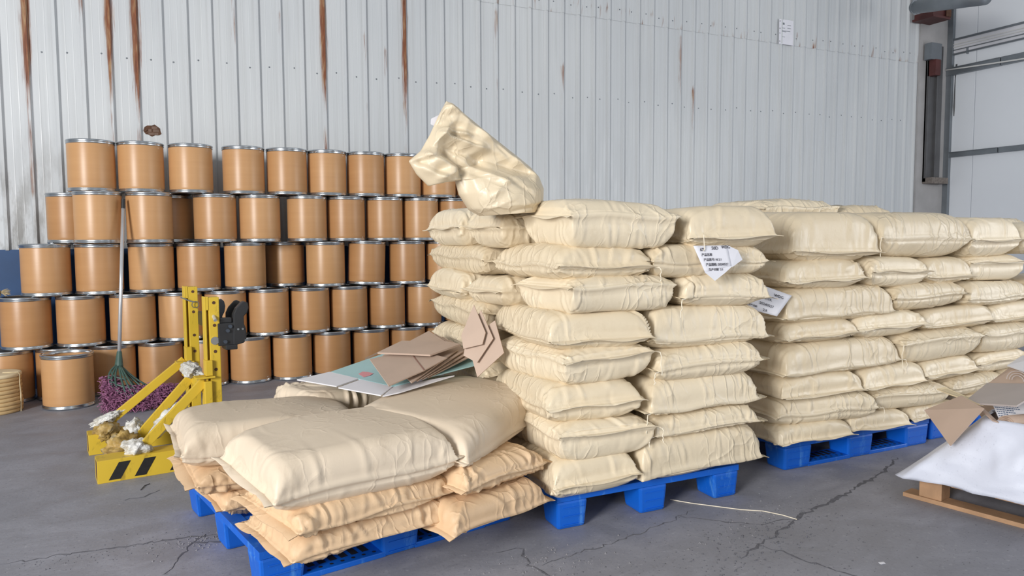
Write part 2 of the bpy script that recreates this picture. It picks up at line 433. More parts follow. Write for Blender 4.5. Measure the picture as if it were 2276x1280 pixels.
# right-hand wall
wr = struct(empty('wall_right'))
for i in range(8):
    y1 = WY+.05-i*1.0 if i == 0 else 6.79-(i-1)*1.0; y0 = 6.79-i*1.0
    MB().box((XR, y0+.004, 0), (XR+.08, y1-.004, 5.9)).build('wall_panel', 'right_panel', wr, bevel=.004)
for nm, z, hh, dd in (('trim_2', 2.40, .075, .05), ('trim_3', 3.60, .11, .07)):
    o = struct(MB().box((XR-dd, 6.42, z-hh/2), (XR, WY, z+hh/2)).box((XR-dd*.6, 6.42, z+hh/2-.012), (XR-dd-.008, WY, z+hh/2)).build(nm, 'grey_steel', bevel=.004))
    MB().box((XR-dd, -1, z-hh/2), (XR, 6.405, z+hh/2)).build('rail', 'grey_steel', o, bevel=.004)
tr = tag(empty('cable_tray', (XR, 5, 4.0)), 'grey cable run with thin wires high on the right wall', 'cable tray')
for z, r, m in ((4.05, .016, 'grey_steel'), (3.98, .007, 'white_cable'), (3.945, .007, 'white_cable'), (3.90, .007, 'grey_steel'), (3.84, .011, 'grey_steel')):
    MB().tube([(-.035, 2.22, z-4), (-.035, -6, z-4)], r, 6).build('wire', m, tr)
for y in (6.9, 6.0, 5.6): MB().box((-.05, y-5-.008, -.19), (-.018, y-5+.008, -.10)).build('clip', 'grey_steel', tr)
MB().box((-.022, -6, -.14), (-.004, 2.22, .05)).build('tray_back', 'white_board', tr)
pts = [(XR-.09, 7.22-i*.35, 3.63-.13*math.sin(min(1, i/9)*math.pi*.5)+(.02*(i-9)**2*.3 if i > 9 else 0)) for i in range(18)]
tag(MB().tube(pts, .011, 7).build('white_cable', 'white_cable', smooth=True), 'white cable sagging along the upper rail of the right wall', 'cable')
# corner strip with the dark channel on it
cn = struct(MB().box((9.88, WY-.06, 0), (10.50, WY-.03, 5.9)).build('trim_4', 'grimy_sheet'))
MB().box((10.46, WY-.14, 0), (10.515, WY-.06, 5.9)).build('corner_angle', 'grey_steel', cn)
ch = tag(empty('steel_channel', (10.18, WY-.06, 2.0)), 'dark grey steel channel standing against the wall in the right corner', 'channel')
MB().box((-.17, -.05, 0), (-.14, 0, 1.75)).box((-.17, -.02, 0), (.16, 0, 1.75)).box((.0, -.06, 0), (.03, 0, 1.95)).build('channel_web', 'dark_channel', ch)
MB().box((.03, -.03, 0), (.16, 0, 1.95)).build('channel_flange', 'dark_channel', ch)
MB().box((-.17, -.16, -.03), (.18, 0, .06)).build('rough_foot', 'concrete_bit', ch, bevel=.01)
MB().box((-.24, -.13, 1.72), (-.02, -.02, 1.95)).build('top_plate', 'grey_steel', ch)
MB().box((-.17, -.15, 1.50), (-.06, -.03, 1.72)).build('bracket', 'red_brown_steel', ch)
MB().tube([(.33, -.12, 1.7), (.35, -.1, 1.5), (.34, -.1, 1.1), (.36, -.1, .85)], .013, 6).build('cable_tail', 'dark_channel', ch)
bm_ = tag(empty('steel_beam_end', (9.86, WY-.35, 4.26)), 'red-brown steel beam end at the top of the right corner', 'beam')
MB().box((-.14, 0, .0), (.16, .28, .55)).box((-.16, -.02, -.03), (.20, .30, .0)).build('beam', 'red_brown_steel', bm_)
MB().box((.10, -.03, .0), (.20, -.021, .22)).build('end_plate', 'rusty_steel', bm_)
pd0 = at_y(2034, 16, 6.6); pd1 = at_y(2190, -6, 5.4)-pd0
pp = tag(empty('round_duct', tuple(pd0)), 'grey round pipe under the roof at the top right corner', 'pipe')
MB().tube([(0, 0, 0), tuple(pd1)], .085, 20).build('pipe', 'grey_steel', pp, smooth=True)
MB().tube([(-.004, .012, 0), (.010, -.05, 0)], .096, 20).build('pipe_collar', 'galvanised', pp, smooth=True)
# paper notice
p0 = at_y(1731, 97, WY-.033); nt = tag(empty('paper_notice', (p0[0], WY-.034, p0[2])), 'white paper notice with punched holes stuck high on the sheet wall', 'notice')
MB().box((0, 0, 0), (.255, .003, .31)).build('sheet', 'white_paper', nt)
for z in (.03, .13, .19, .28): MB().box((.006, -.002, z), (.02, .0, z+.007)).build('punched_hole', 'ink', nt)
for (x0, z0, x1, z1) in ((.06, .245, .09, .27), (.05, .20, .10, .205), (.14, .24, .2, .246), (.14, .205, .2, .21), (.05, .165, .19, .172), (.05, .155, .12, .16), (.05, .09, .10, .095)):
    MB().box((x0, -.0015, z0), (x1, .0, z1)).build('print', 'grey_steel', nt)

# floor cracks and grit
def crack(pts, w, seed, mat='crack_dirt', name='crack'):
    r = random.Random(seed); P = [Vector((p[0], p[1], 0)) for p in pts]; Q = []
    for a, b in zip(P[:-1], P[1:]):
        n = max(2, int((b-a).length/.025))
        for i in range(n):
            q = a.lerp(b, i/n); Q.append(q+Vector((r.uniform(-1, 1)*.013, r.uniform(-1, 1)*.013, 0)))
    Q.append(P[-1]); v = []; f = []
    for i, q in enumerate(Q):
        d = (Q[min(i+1, len(Q)-1)]-Q[max(0, i-1)]).normalized(); s = Vector((-d.y, d.x, 0))
        ww = w*r.uniform(.25, 1.)*(.25+.75*math.sin(math.pi*min(1, max(0, (i+.5)/len(Q))))**.5)
        v += [q-s*ww+Vector((0, 0, .0004)), q+Vector((0, 0, .0014)), q+s*ww+Vector((0, 0, .0004))]
    for i in range(len(Q)-1):
        for j in (0, 1): f.append((i*3+j, i*3+j+1, i*3+j+4, i*3+j+3))
    return link(name, mesh(name, v, f), mat, fl)
crack([(-.62, 3.36), (-.38, 3.355), (-.14, 3.335), (.116, 3.31), (.3, 3.27)], .007, 1)
crack([(-.03, 2.97), (.02, 3.12), (.075, 3.25), (.13, 3.3)], .006, 2)
crack([(.075, 3.25), (.2, 3.21), (.3, 3.2)], .012, 3)
crack([(1.16, 2.62), (1.27, 2.60), (1.226, 2.45), (1.27, 2.3), (1.28, 2.1)], .008, 4)
crack([(1.27, 2.42), (1.40, 2.46), (1.7, 2.49), (1.9, 2.55), (2.16, 2.62)], .005, 5)
crack([(2.05, 2.60), (2.2, 2.45), (2.3, 2.37), (2.42, 2.36), (2.52, 2.33)], .007, 6)
crack([(2.0, 2.15), (2.16, 2.207), (2.45, 2.32), (2.6, 2.38), (2.86, 2.434), (3.4, 2.613), (3.7, 2.75)], .013, 7)
crack([(2.16, 2.207), (2.22, 2.0), (2.3, 1.75)], .007, 8)
crack([(-.05, 4.02), (-.12, 3.95), (-.2, 3.93)], .008, 10)
def grit(c, rx, ry, n, seed, name='grit', mat='grit', s=(.002, .007), rot=0.):
    r = random.Random(seed); mb = MB(); cs, sn = math.cos(rot), math.sin(rot)
    for _ in range(n):
        a = r.gauss(0, rx); b = r.gauss(0, ry); x = c[0]+a*cs-b*sn; y = c[1]+a*sn+b*cs; q = r.uniform(*s)
        v = [(x+q*r.uniform(.5, 1.4)*math.cos(t), y+q*r.uniform(.5, 1.4)*math.sin(t), 0) for t in (0, 1.6, 3.1, 4.7)]+[(x, y, q*.7)]
        mb.add(v, [(0, 1, 4), (1, 2, 4), (2, 3, 4), (3, 0, 4)])
    return stuff(mb.build(name, mat, fl))
grit((.14, 3.25), .10, .05, 120, 1); grit((2.2, 2.25), .30, .10, 300, 2, rot=.4, mat='crack_dirt'); grit((2.3, 2.42), .25, .05, 90, 3, rot=.3)
grit((1.3, 2.45), .16, .08, 90, 4); grit((1.9, 2.2), .55, .25, 500, 5, s=(.0015, .005), mat='crack_dirt'); grit((-.2, 3.3), .3, .06, 200, 6, s=(.0015, .004), mat='crack_dirt')
grit((3.2, 1.9), .5, .35, 320, 7, s=(.0012, .0035), mat='crack_dirt')
r_ = random.Random(5); st_ = [(2.144, 2.774), (2.2, 2.69), (2.283, 2.60), (2.36, 2.53), (2.427, 2.47), (2.47, 2.40), (2.493, 2.335)]
tag(MB().tube([(x+r_.uniform(-.006, .006), y+r_.uniform(-.006, .006), .003) for x, y in st_], .0022, 5).build('loose_string', 'string'), 'thin white string lying on the floor by the middle pallet', 'string')
p = at_z(1960, 1252, 0); tag(MB().prism([(-.012, -.006), (.01, -.008), (.014, .004), (-.008, .008)], .002, Matrix.Translation((p[0], p[1], .0006))).build('paper_scrap', 'white_paper'), 'tiny white scrap lying alone on the floor at the right front', 'scrap')
a, b, c = at_z(313, 1090, 0), at_z(322, 1080, 0), at_z(333, 1076, 0)
tag(MB().tube([(q[0], q[1], .003) for q in (a, b, c)], .002, 5).build('bent_wire', 'dirt'), 'short bent wire on the floor before the yellow frame', 'wire')

# ------------------------------------------------------------------ fibre drums
DR, DH = .176, .405
def drum_parts(open_top=False):
    out = []
    b = MB().lathe([(.165, .02), (.169, .03), (.170, .05), (.170, .372), (.168, .382)], 44)
    if open_top: b.lathe([(.164, .384), (.164, .02)], 44)
    out.append(('drum_body', 'drum', b, True))
    out.append(('bottom_hoop', 'galvanised', MB().lathe([(.150, .0), (.168, .0), (.1745, .004), (.176, .010), (.174, .016), (.1715, .019), (.173, .025), (.1705, .030), (.165, .031)], 44), True))
    out.append(('top_hoop', 'galvanised', MB().lathe([(.165, .372), (.1715, .373), (.174, .380), (.172, .385), (.1745, .389), (.176, .395), (.1745, .401), (.170, .4045), (.164, .4045), (.160, .401), (.160, .38)], 44), True))
    if open_top: out.append(('drum_bottom', 'drum_inside', MB().disc(.166, .022), False))
    else: out.append(('lid', 'dark_lid', MB().lathe([(.161, .396), (.157, .389), (.0, .389)], 44), True))
    return [(n, mesh(n, mb.v, mb.f, sm), m) for n, m, mb, sm in out]
DPARTS = drum_parts(); OPARTS = drum_parts(True)
def drum(x, y, z, label, parts=None, tilt=0., grp='fibre drums in the stacked wall'):
    t = tag(empty('fibre_drum', (x, y, z), (0, tilt, random.uniform(0, 6.28))), label, 'drum', grp)
    if tilt: t.rotation_euler = (0, tilt, 0)
    for n, me, m in (parts or DPARTS): link(n, me, m, t)
    return t
ORD = ['first', 'second', 'third', 'fourth', 'fifth', 'sixth', 'seventh', 'eighth', 'ninth', 'tenth', 'eleventh', 'twelfth']
ROWN = ['bottom row', 'second row up', 'middle row', 'fourth row up', 'top row']
ROWS = {4: (360, [203, 311, 424, 541, 637, 722, 806, 886, 963, 1042], {}),
        3: (470, [157, 218, 332, 382, 478, 577, 682, 767, 854, 933, 1005, 1088], {0: 7.03, 1: 6.68, 2: 6.68, 3: 7.03}),
        2: (588, [102, 221, 337, 442, 545, 634, 724, 813, 905, 985, 1068], {5: 7.03}),
        1: (700, [58, 180, 296, 402, 500, 598, 690, 775, 860, 942, 1026], {}),
        0: (800, [17, 128, 250, 358, 458, 557, 650, 738, 825, 906, 980], {})}
for row, (py, cs, ys) in ROWS.items():
    last = -9
    for i, px in enumerate(cs):
        y = ys.get(i, 6.78 if px < 700 else 6.80); x = at_y(px, py, y)[0]
        if i not in ys and last > -9: x = max(x, last+.3535)
        if i not in ys: last = x
        n = len(cs); lab = f'tan fibre drum with steel hoops, {ORD[i]} from the left in the {ROWN[row]}'
        if row == 3 and i in (0, 3): lab = f'tan fibre drum set back by the wall, {ORD[i]} from left in the {ROWN[row]}'
        if row == 2 and i == 5: lab = 'tan fibre drum set deep in shadow in the middle row'
        ti = R(2.2) if (row == 2 and i == 7) else 0.
        drum(x, y, row*DH+(.004 if ti else 0), lab, tilt=ti)
p = at_z(155, 912, 0)
drum(at_y(152, 850, 6.38)[0], 6.38, 0, 'tan open-topped fibre drum standing alone on the floor before the drum wall', OPARTS, grp=None)
# stack of board lids at the left edge
rl = random.Random(8)
lidn = ['topmost', 'second from the top', 'third from the top', 'fourth from the top', 'fifth from the top', 'fifth from the floor', 'fourth from the floor', 'third from the floor', 'second from the floor', 'lowest']
for i in range(10):
    z = .0285*i; pr = [(0, 0), (.170, .0), (.177, .006), (.178, .020), (.172, .0278), (.16, .028), (0, .028)]
    o = MB().lathe(pr, 48).build('board_lid', 'tan_board' if i < 9 else 'pale_board', smooth=True)
    o.location = (-1.135+rl.uniform(-.004, .004), 6.40+rl.uniform(-.004, .004), z); o.rotation_euler = (0, 0, rl.uniform(0, 6))
    tag(o, f'round tan board lid in the stack at the left edge, {lidn[9-i]}', 'lid', 'round board lids stacked at the left')
sx, sy = -1.135+.178*math.cos(-.35), 6.40+.178*math.sin(-.35)
tag(MB().tube([(sx-.10, sy+.02, .289), (sx-.002, sy, .289), (sx+.006, sy, .27), (sx+.004, sy, .2), (sx+.008, sy, .13), (sx+.004, sy, .0), ], .004, 6).build('twine', 'straw'), 'pale twine tied down the stack of board lids', 'twine')
# bristly tuft lying on the left drum of the second row
rt = random.Random(3); tf = MB()
for _ in range(60):
    a = rt.uniform(-.5, .9); e = rt.uniform(-.9, .9); L = rt.uniform(.03, .075)
    tf.tube([(-.03, 0, .01), (-.03+L*.5*math.cos(e)*math.cos(a), L*.5*math.sin(a), .014+L*.35*math.sin(e)), (-.03+L*math.cos(e)*math.cos(a), L*math.sin(a), max(-.022, .01+L*.6*math.sin(e)))], .0014, 3, False)
tf.tube([(-.25, .02, .0), (-.03, 0, .008)], .024, 8)
p = at_y(10, 632, 6.75); tag(tf.build('straw_bundle', 'straw', loc=(p[0], 6.75, 2*DH+.025)), 'frayed pale straw bundle lying on the far left drum', 'straw bundle')

# ------------------------------------------------------------------ pallets
def pallet(loc, rz, w, d, label, runners=True, cols=3, rows=3, bw=.15, bd=.15, H=.15):
    t = tag(empty('plastic_pallet', loc, (0, 0, rz)), label, 'pallet', 'blue plastic pallets on the floor')
    top = MB(); zt = H; zb = H-.028
    nx = 9; ny = 9
    for (a0, a1, b0, b1) in ((0, w, 0, .06), (0, w, d-.06, d), (0, .06, .06, d-.06), (w-.06, w, .06, d-.06)): top.box((a0, b0, zb), (a1, b1, zt))
    for i in range(1, nx): x = .06+(w-.12)*i/nx; top.box((x-.022, .06, zb+.004), (x+.022, d-.06, zt-.001))
    for j in range(1, ny): y = .06+(d-.12)*j/ny; top.box((.06, y-.02, zb), (w-.06, y+.02, zt-.002))
    top.build('deck', 'blue_plastic', t)
    # lipped outer skirt
    for i in range(cols):
        x0 = (w-bw)*i/(cols-1)
        for j in range(rows):
            y0 = (d-bd)*j/(rows-1); g = .012
            x1, y1 = x0+bw, y0+bd
            v = [(x0+g, y0+g, 0), (x1-g, y0+g, 0), (x1-g, y1-g, 0), (x0+g, y1-g, 0), (x0, y0, zb), (x1, y0, zb), (x1, y1, zb), (x0, y1, zb)]
            if y0 < .01: v[0] = (x0+g*.4, y0+.004, 0); v[1] = (x1-g, y0+.004, 0)
            b = MB().add(v, [(3, 2, 1, 0), (4, 5, 6, 7), (0, 1, 5, 4), (1, 2, 6, 5), (2, 3, 7, 6), (3, 0, 4, 7)])
            o = b.build('block', 'blue_plastic', t, bevel=.012)
            for q in (.3, .55, .8):
                if j == 0: MB().box((x0+.03, y0-.002, H*q-.03), (x1-.02, y0+.006, H*q-.026)).build('moulded_rib', 'blue_plastic', o)
    if runners:
        for j in range(rows):
            y0 = (d-bd)*j/(rows-1)
            for i in range(cols-1):
                xa = (w-bw)*i/(cols-1)+bw-.02; xb = (w-bw)*(i+1)/(cols-1)+.02
                o = MB().box((xa, y0+.004, .0), (xb, y0+bd-.01, .022)).build('runner', 'blue_plastic', t, bevel=.004)
                n = 7
                hb = MB()
                for q in range(n):
                    hx = xa+.04+(xb-xa-.08)*q/(n-1)
                    hb.add([(hx+.008*math.cos(a), y0+.03+.008*math.sin(a), .0226) for a in np.linspace(0, 2*np.pi, 10, endpoint=False)], [tuple(range(10))])
                    if q < n-1:
                        hb.add([(hx+.006, y0+.055, .0226), (hx+.034, y0+.055, .0226), (hx+.034, y0+.125, .0226), (hx+.006, y0+.125, .0226)], [(0, 1, 2, 3)])
                hb.build('drain_hole', 'black_plastic', o)
    return t
pallet((1.485, 2.69, 0), 0, 1.0, 1.22, 'blue plastic pallet under the middle stack of cream sacks', runners=False)
pallet((2.955, 2.855, 0), R(.5), 1.17, 1.1, 'blue plastic pallet under the right pile of cream sacks', bw=.2)
pallet((4.20, 2.90, 0), R(.5), 1.1, 1.1, 'blue plastic pallet at the far right under the sack pile', bw=.2)
pallet((.275, 2.665, 0), R(11.5), 1.12, 1.02, 'blue plastic pallet under the low heap of kraft sacks at front', bw=.17)

# ------------------------------------------------------------------ sacks
def pillow(L0, W0, T, nu, nv, seed, levels=2, iters=(150, 70), press=.10, bend=.03, noise=.004, it3=5):
    """two sheets joined along their rim and blown up between two plates -> (2, nu+1, nv+1, 3)"""
    rng = np.random.default_rng(seed); P = None
    for lv in range(levels):
        k = 2**(levels-1-lv); mu = nu//k+1; mv = nv//k+1
        if P is None:
            U, V = np.meshgrid(np.linspace(-.5, .5, mu)*L0, np.linspace(-.5, .5, mv)*W0, indexing='ij')
            P = np.zeros((2, mu, mv, 3)); P[..., 0] = U; P[..., 1] = V
            b = np.cos(U/L0*np.pi)*np.cos(V/W0*np.pi)*T*.5
            P[0, ..., 2] = b; P[1, ..., 2] = -b; P += rng.normal(0, .002, P.shape)
        else:
            Q = np.zeros((2, mu, mv, 3)); Q[:, ::2, ::2] = P; Q[:, 1::2, ::2] = .5*(P[:, :-1]+P[:, 1:])
            Q[:, :, 1::2] = .5*(Q[:, :, :-1:2]+Q[:, :, 2::2]); P = Q+rng.normal(0, noise, Q.shape)
        du = L0/(mu-1); dv = W0/(mv-1); dg = math.hypot(du, dv); Po = P.copy()
        def con(A, B, r, ks):
            d = B-A; n = np.sqrt((d*d).sum(-1, keepdims=True))+1e-9; c = d*((n-r)/n*(.5*ks)); A += c; B -= c
        for it in range(iters[lv]):
            vel = (P-Po)*.9; Po = P.copy(); P = P+vel
            gu = np.zeros_like(P); gv = np.zeros_like(P)
            gu[:, 1:-1] = P[:, 2:]-P[:, :-2]; gu[:, 0] = P[:, 1]-P[:, 0]; gu[:, -1] = P[:, -1]-P[:, -2]
            gv[:, :, 1:-1] = P[:, :, 2:]-P[:, :, :-2]; gv[:, :, 0] = P[:, :, 1]-P[:, :, 0]; gv[:, :, -1] = P[:, :, -1]-P[:, :, -2]
            n = np.cross(gu, gv); n /= np.sqrt((n*n).sum(-1, keepdims=True))+1e-9; n[1] *= -1
            P += n*(.0011*press*k)
            for s in range(it3):
                for par in (0, 1):
                    con(P[:, par:-1:2], P[:, par+1::2], du, 1.); con(P[:, :, par:-1:2], P[:, :, par+1::2], dv, 1.)
                for par in (0, 1):
                    con(P[:, par:-1:2, :-1], P[:, par+1::2, 1:], dg, .35); con(P[:, par:-1:2, 1:], P[:, par+1::2, :-1], dg, .35)
                for sl in ((slice(None), 0), (slice(None), -1), (0, slice(None)), (-1, slice(None))):
                    a = .5*(P[0][sl]+P[1][sl]); P[0][sl] = a; P[1][sl] = a
            lap = .25*(P[:, :-2, 1:-1]+P[:, 2:, 1:-1]+P[:, 1:-1, :-2]+P[:, 1:-1, 2:])-P[:, 1:-1, 1:-1]
            P[:, 1:-1, 1:-1] += lap*bend
            z = P[..., 2]; z -= np.clip(np.abs(z)-T*.46, 0, None)*np.sign(z)*.8
    P -= .5*(P.reshape(-1, 3).max(0)+P.reshape(-1, 3).min(0))
    return P/np.ptp(P.reshape(-1, 3), axis=0)
SIMS = [pillow(.74, .51, .155, 48, 32, s, press=pr, bend=bd) for s, pr, bd in ((0, .10, .04), (1, .16, .04), (2, .10, .03), (3, .30, .06), (4, .12, .03))]
def upsample(P):
    for ax in (1, 2):
        P = np.moveaxis(P, ax, 0); n = P.shape[0]; Q = np.zeros((2*n-1,)+P.shape[1:]); Q[::2] = P
        Pe = np.concatenate([2*P[:1]-P[1:2], P, 2*P[-1:]-P[-2:-1]])
        Q[1::2] = (-Pe[:-3]+9*Pe[1:-2]+9*Pe[2:-1]-Pe[3:])/16
        P = np.moveaxis(Q, 0, ax)
    return P
def grid_normals(P):
    gu = np.gradient(P, axis=1); gv = np.gradient(P, axis=2); n = np.cross(gu, gv); n /= np.sqrt((n*n).sum(-1, keepdims=True))+1e-9; n[1] *= -1; return n
def sack(label, c, L, W, T, yaw=0., pitch=0., roll=0., var=0, seam=0., wr=1., mat='cream_paper', group=None, taper=0., sag=0., warp=None, flange=(1, 1), fl_w=.020, thread=None, seed=0, hi=True, name='paper_sack', dome=0., crumple=1., full=1.22, neck=0, tab=0):
    """a filled paper sack: c is the middle of its underside; L lies along its own x"""
    rg = np.random.default_rng(1000+seed)
    P = SIMS[var % len(SIMS)].copy()
    if rg.random() < .5: P = P[:, ::-1]*np.array([-1, 1, 1])
    if rg.random() < .5: P = P[:, :, ::-1]*np.array([1, -1, 1])
    if rg.random() < .5: P = P[::-1]*np.array([1, 1, -1])
    if hi: P = upsample(P)
    P = P*np.array([L, W, T])
    _, nu, nv, _ = P.shape
    for ax, ln_, idx_ in ((1, W, (slice(None), slice(None), (0, -1))), (0, L, (slice(None), (0, -1), slice(None)))):
        q = P[..., ax]; rim = P[idx_][..., ax]                       # plumper flanks, straighter rims
        if ax == 1: lo = -rim[:, :, :1]; hi_ = rim[:, :, 1:]
        else: lo = -rim[:, :1, :]; hi_ = rim[:, 1:, :]
        ry = np.where(q >= 0, hi_, lo)+1e-6; nq = np.clip(np.abs(q)/ry, 0, 1)
        rt = ry*.35+ln_*.5*.65
        P[..., ax] = np.sign(q)*rt*(1-(1-nq)**full)
    U, V = np.meshgrid(np.linspace(-1, 1, nu), np.linspace(-1, 1, nv), indexing='ij')
    dU = (1-np.abs(U))*L/2; dV = (1-np.abs(V))*W/2; X = U*L/2; Y = V*W/2
    N = grid_normals(P); D = np.zeros((2, nu, nv))
    def prof(t): return np.clip(1-np.abs(t), 0, 1)**1.4-.45*np.clip(1-np.abs(t-.9)/1.2, 0, 1)
    for s in (0, 1):
        for k in range(int(14*wr+4)):                              # folds that run in from the rim
            if rg.random() < .72: sd = 1 if rg.random() < .5 else -1; d = (1-sd*V)*W/2; q = X; q0 = (rg.beta(.8, .8)*2-1)*L*.46
            else: sd = 1 if rg.random() < .5 else -1; d = (1-sd*U)*L/2; q = Y; q0 = (rg.beta(.8, .8)*2-1)*W*.46
            ln = rg.uniform(.04, .18); w = rg.uniform(.011, .022); a = rg.uniform(.0025, .0095)*wr*(1 if s == 0 else .8); sl = rg.normal(0, .35)
            D[s] += a*np.exp(-(d/ln)**2)*prof((q-q0-sl*d)/w)
        for cu in (-1, 1):
            for cv in (-1, 1):                                      # folds fanning out of the corners
                rx = (1-cu*U)*L/2; ry = (1-cv*V)*W/2; rr = np.hypot(rx, ry); an = np.arctan2(ry, rx+1e-6)
                for k in range(3):
                    a0 = rg.uniform(.15, 1.4); D[s] += rg.uniform(.003, .010)*wr*np.exp(-(rr/rg.uniform(.07, .17))**2)*prof((an-a0)/rg.uniform(.08, .2))*np.clip(rr/.02, 0, 1)
        for k in range(5):                                          # slow unevenness of the filling
            kx, ky = rg.normal(0, 9, 2); D[s] += rg.uniform(.0010, .0026)*crumple*np.sin(kx*X+ky*Y+rg.uniform(0, 6.3))
        for k in range(int(7*wr)):                                  # long creases across the face
            th = rg.uniform(0, np.pi); ca, sa = np.cos(th), np.sin(th); x0 = rg.uniform(-.4, .4)*L; y0 = rg.uniform(-.4, .4)*W
            al = (X-x0)*ca+(Y-y0)*sa; ac = -(X-x0)*sa+(Y-y0)*ca+.02*np.sin(al*25)
            D[s] += rg.uniform(.0015, .0045)*wr*np.exp(-(al/rg.uniform(.06, .16))**2)*prof(ac/rg.uniform(.006, .014))
    D *= np.clip(np.minimum(dU, dV)/.028, 0, 1)
    gq = np.minimum(dU, dV); D[1] -= .0065*np.exp(-((gq-.015)/.007)**2); D[0] -= .003*np.exp(-((gq-.016)/.007)**2)
    P = P+N*D[..., None]
    de = np.minimum(dU, dV)
    P[..., 2] += (seam*T*np.exp(-(de/.035)**2))[None]               # the rim rides high or low on the side
    out = P[..., :2].copy(); nn = np.sqrt((out**2).sum(-1, keepdims=True))+1e-9
    P[..., :2] += out/nn*(.009*np.exp(-(de/.006)**2))[None, ..., None]
    P[..., 2] += (rg.uniform(-.010, .010)+.007*np.sin(X*rg.uniform(9, 20)+rg.uniform(0, 6)))*np.exp(-(de/.02)**2)
    if taper: P[..., 1] *= 1+taper*P[..., 0]/L
    if dome: P[0, ..., 2] += dome*np.cos(U*np.pi/2)*np.cos(V*np.pi/2)
    if sag: P[..., 2] -= sag*(P[..., 0]/(L/2))**2
    if warp is not None: P = warp(P)
    P[..., 2] += T/2
    N_ = nu*nv; idx = np.arange(N_).reshape(nu, nv)
    a, b, c_, d = (q.ravel() for q in (idx[:-1, :-1], idx[1:, :-1], idx[1:, 1:], idx[:-1, 1:]))
    bd = np.zeros((nu, nv), bool); bd[0] = bd[-1] = True; bd[:, 0] = bd[:, -1] = True
    mp = np.arange(N_)+N_; mp[bd.ravel()] = idx.ravel()[bd.ravel()]
    F = np.concatenate([np.stack([a, b, c_, d], 1), np.stack([mp[a], mp[d], mp[c_], mp[b]], 1)])
    used = np.unique(F); rem = np.full(2*N_, -1); rem[used] = np.arange(len(used)); vv = P.reshape(-1, 3)[used]; F = rem[F]
    me = bpy.data.meshes.new(name); me.vertices.add(len(vv)); me.vertices.foreach_set('co', vv.astype(np.float32).ravel())
    me.loops.add(F.size); me.loops.foreach_set('vertex_index', F.astype(np.int32).ravel())
    me.polygons.add(len(F)); me.polygons.foreach_set('loop_start', np.arange(0, F.size, 4, dtype=np.int32))
    me.polygons.foreach_set('use_smooth', np.ones(len(F), bool)); me.update(calc_edges=True); me.validate()
    o = link(name, me, mat, None, c, Euler((roll, pitch, yaw), 'XYZ'))
    tag(o, label, 'sack', group)
    for e, on in zip((0, -1), flange):
        if neck and (neck < 0) == (e == 0):                         # gathered, tied mouth instead of a sewn end
            edge = P[0][e]; n = len(edge); cy = edge[:, 1].mean(); cz = edge[:, 2].mean()+rg.uniform(-.01, .02); ex = -1. if e == 0 else 1.; cy += rg.uniform(-.25, .25)*W*.5
            rows = []; K = 9; ln = rg.uniform(.10, .14)
            for k in range(K+5):
                t = k/K
                if k <= K: sq = (1-t)**1.1*.88+.10; x = edge[:, 0]+ex*(ln*t-.012)
                else: sq = .10+.10*(k-K); x = edge[:, 0]*0+edge[:, 0].mean()+ex*(ln+.016*(k-K))
                if k <= K: x = x*(1-t)+(edge[:, 0].mean()+ex*ln*t)*t
                pl_ = np.sin(np.linspace(0, 15, n)+rg.uniform(0, .6))*(.002+.014*min(t, 1.))
                rows.append(np.stack([x, cy*(min(t, 1))+edge[:, 1]*(1-min(t, 1))+(edge[:, 1]-cy)*(sq-(1-min(t, 1))) , edge[:, 2]*(1-min(t, 1))+cz*min(t, 1)+pl_+(-.010*(k-K) if k > K else 0)], 1))
            v = np.concatenate(rows); ii = np.arange(len(rows)*n).reshape(len(rows), n)
            f = [(ii[a_, b_], ii[a_, b_+1], ii[a_+1, b_+1], ii[a_+1, b_]) for a_ in range(len(rows)-1) for b_ in range(n-1)]
            nk = link('gathered_neck', mesh('gathered_neck', v, f, True), mat, o)
            kx = edge[:, 0].mean()+ex*ln; MB().tube([(kx, cy+.10*W*.5*math.cos(q_)*1.1, cz+.016*math.sin(q_)) for q_ in np.linspace(0, 6.3, 14)], .003, 5).build('tie', 'string', nk)
            continue
        if not on: continue
        edge = P[0][e]; inn = .5*(P[0][1 if e == 0 else -2]+P[1][1 if e == 0 else -2]); dirv = edge-inn; dirv[:, 2] *= .4
        dirv /= np.sqrt((dirv**2).sum(-1, keepdims=True))+1e-9
        ex = np.array([-1. if e == 0 else 1., 0, 0]); dirv = dirv*.4+ex*.6; dirv /= np.sqrt((dirv**2).sum(-1, keepdims=True))
        n = len(edge); wv = np.clip(fl_w*(1+.10*np.sin(np.linspace(0, rg.uniform(4, 9), n)+rg.uniform(0, 6))), .004, None)
        tip = edge+dirv*wv[:, None]; tip[:, 2] += rg.uniform(-.010, .006)+.006*np.sin(np.linspace(0, rg.uniform(6, 14), n))
        t_ = np.array([0, 0, .0012]); v = np.concatenate([edge+t_-dirv*.004, tip+t_, edge-t_-dirv*.004, tip-t_]); i = np.arange(n-1)
        f = np.concatenate([np.stack([i, i+1, n+i+1, n+i], 1), np.stack([2*n+i, 3*n+i, 3*n+i+1, 2*n+i+1], 1), np.stack([n+i, n+i+1, 3*n+i+1, 3*n+i], 1)])
        link('sewn_edge', mesh('sewn_edge', v, f, True), mat, o)
    if tab:
        e = 0 if tab < 0 else -1; j = int(len(P[0][0])*(.2+.25*rg.random())); p = P[0][e][j]; sx_ = -1 if tab < 0 else 1
        MB().box((-.004, -.012, -.0012), (.044, .012, .0012)).build('tab', mat, o, loc=(p[0], p[1], p[2]), rot=(rg.uniform(-.3, .3), rg.uniform(.1, .4), 0 if sx_ > 0 else math.pi))
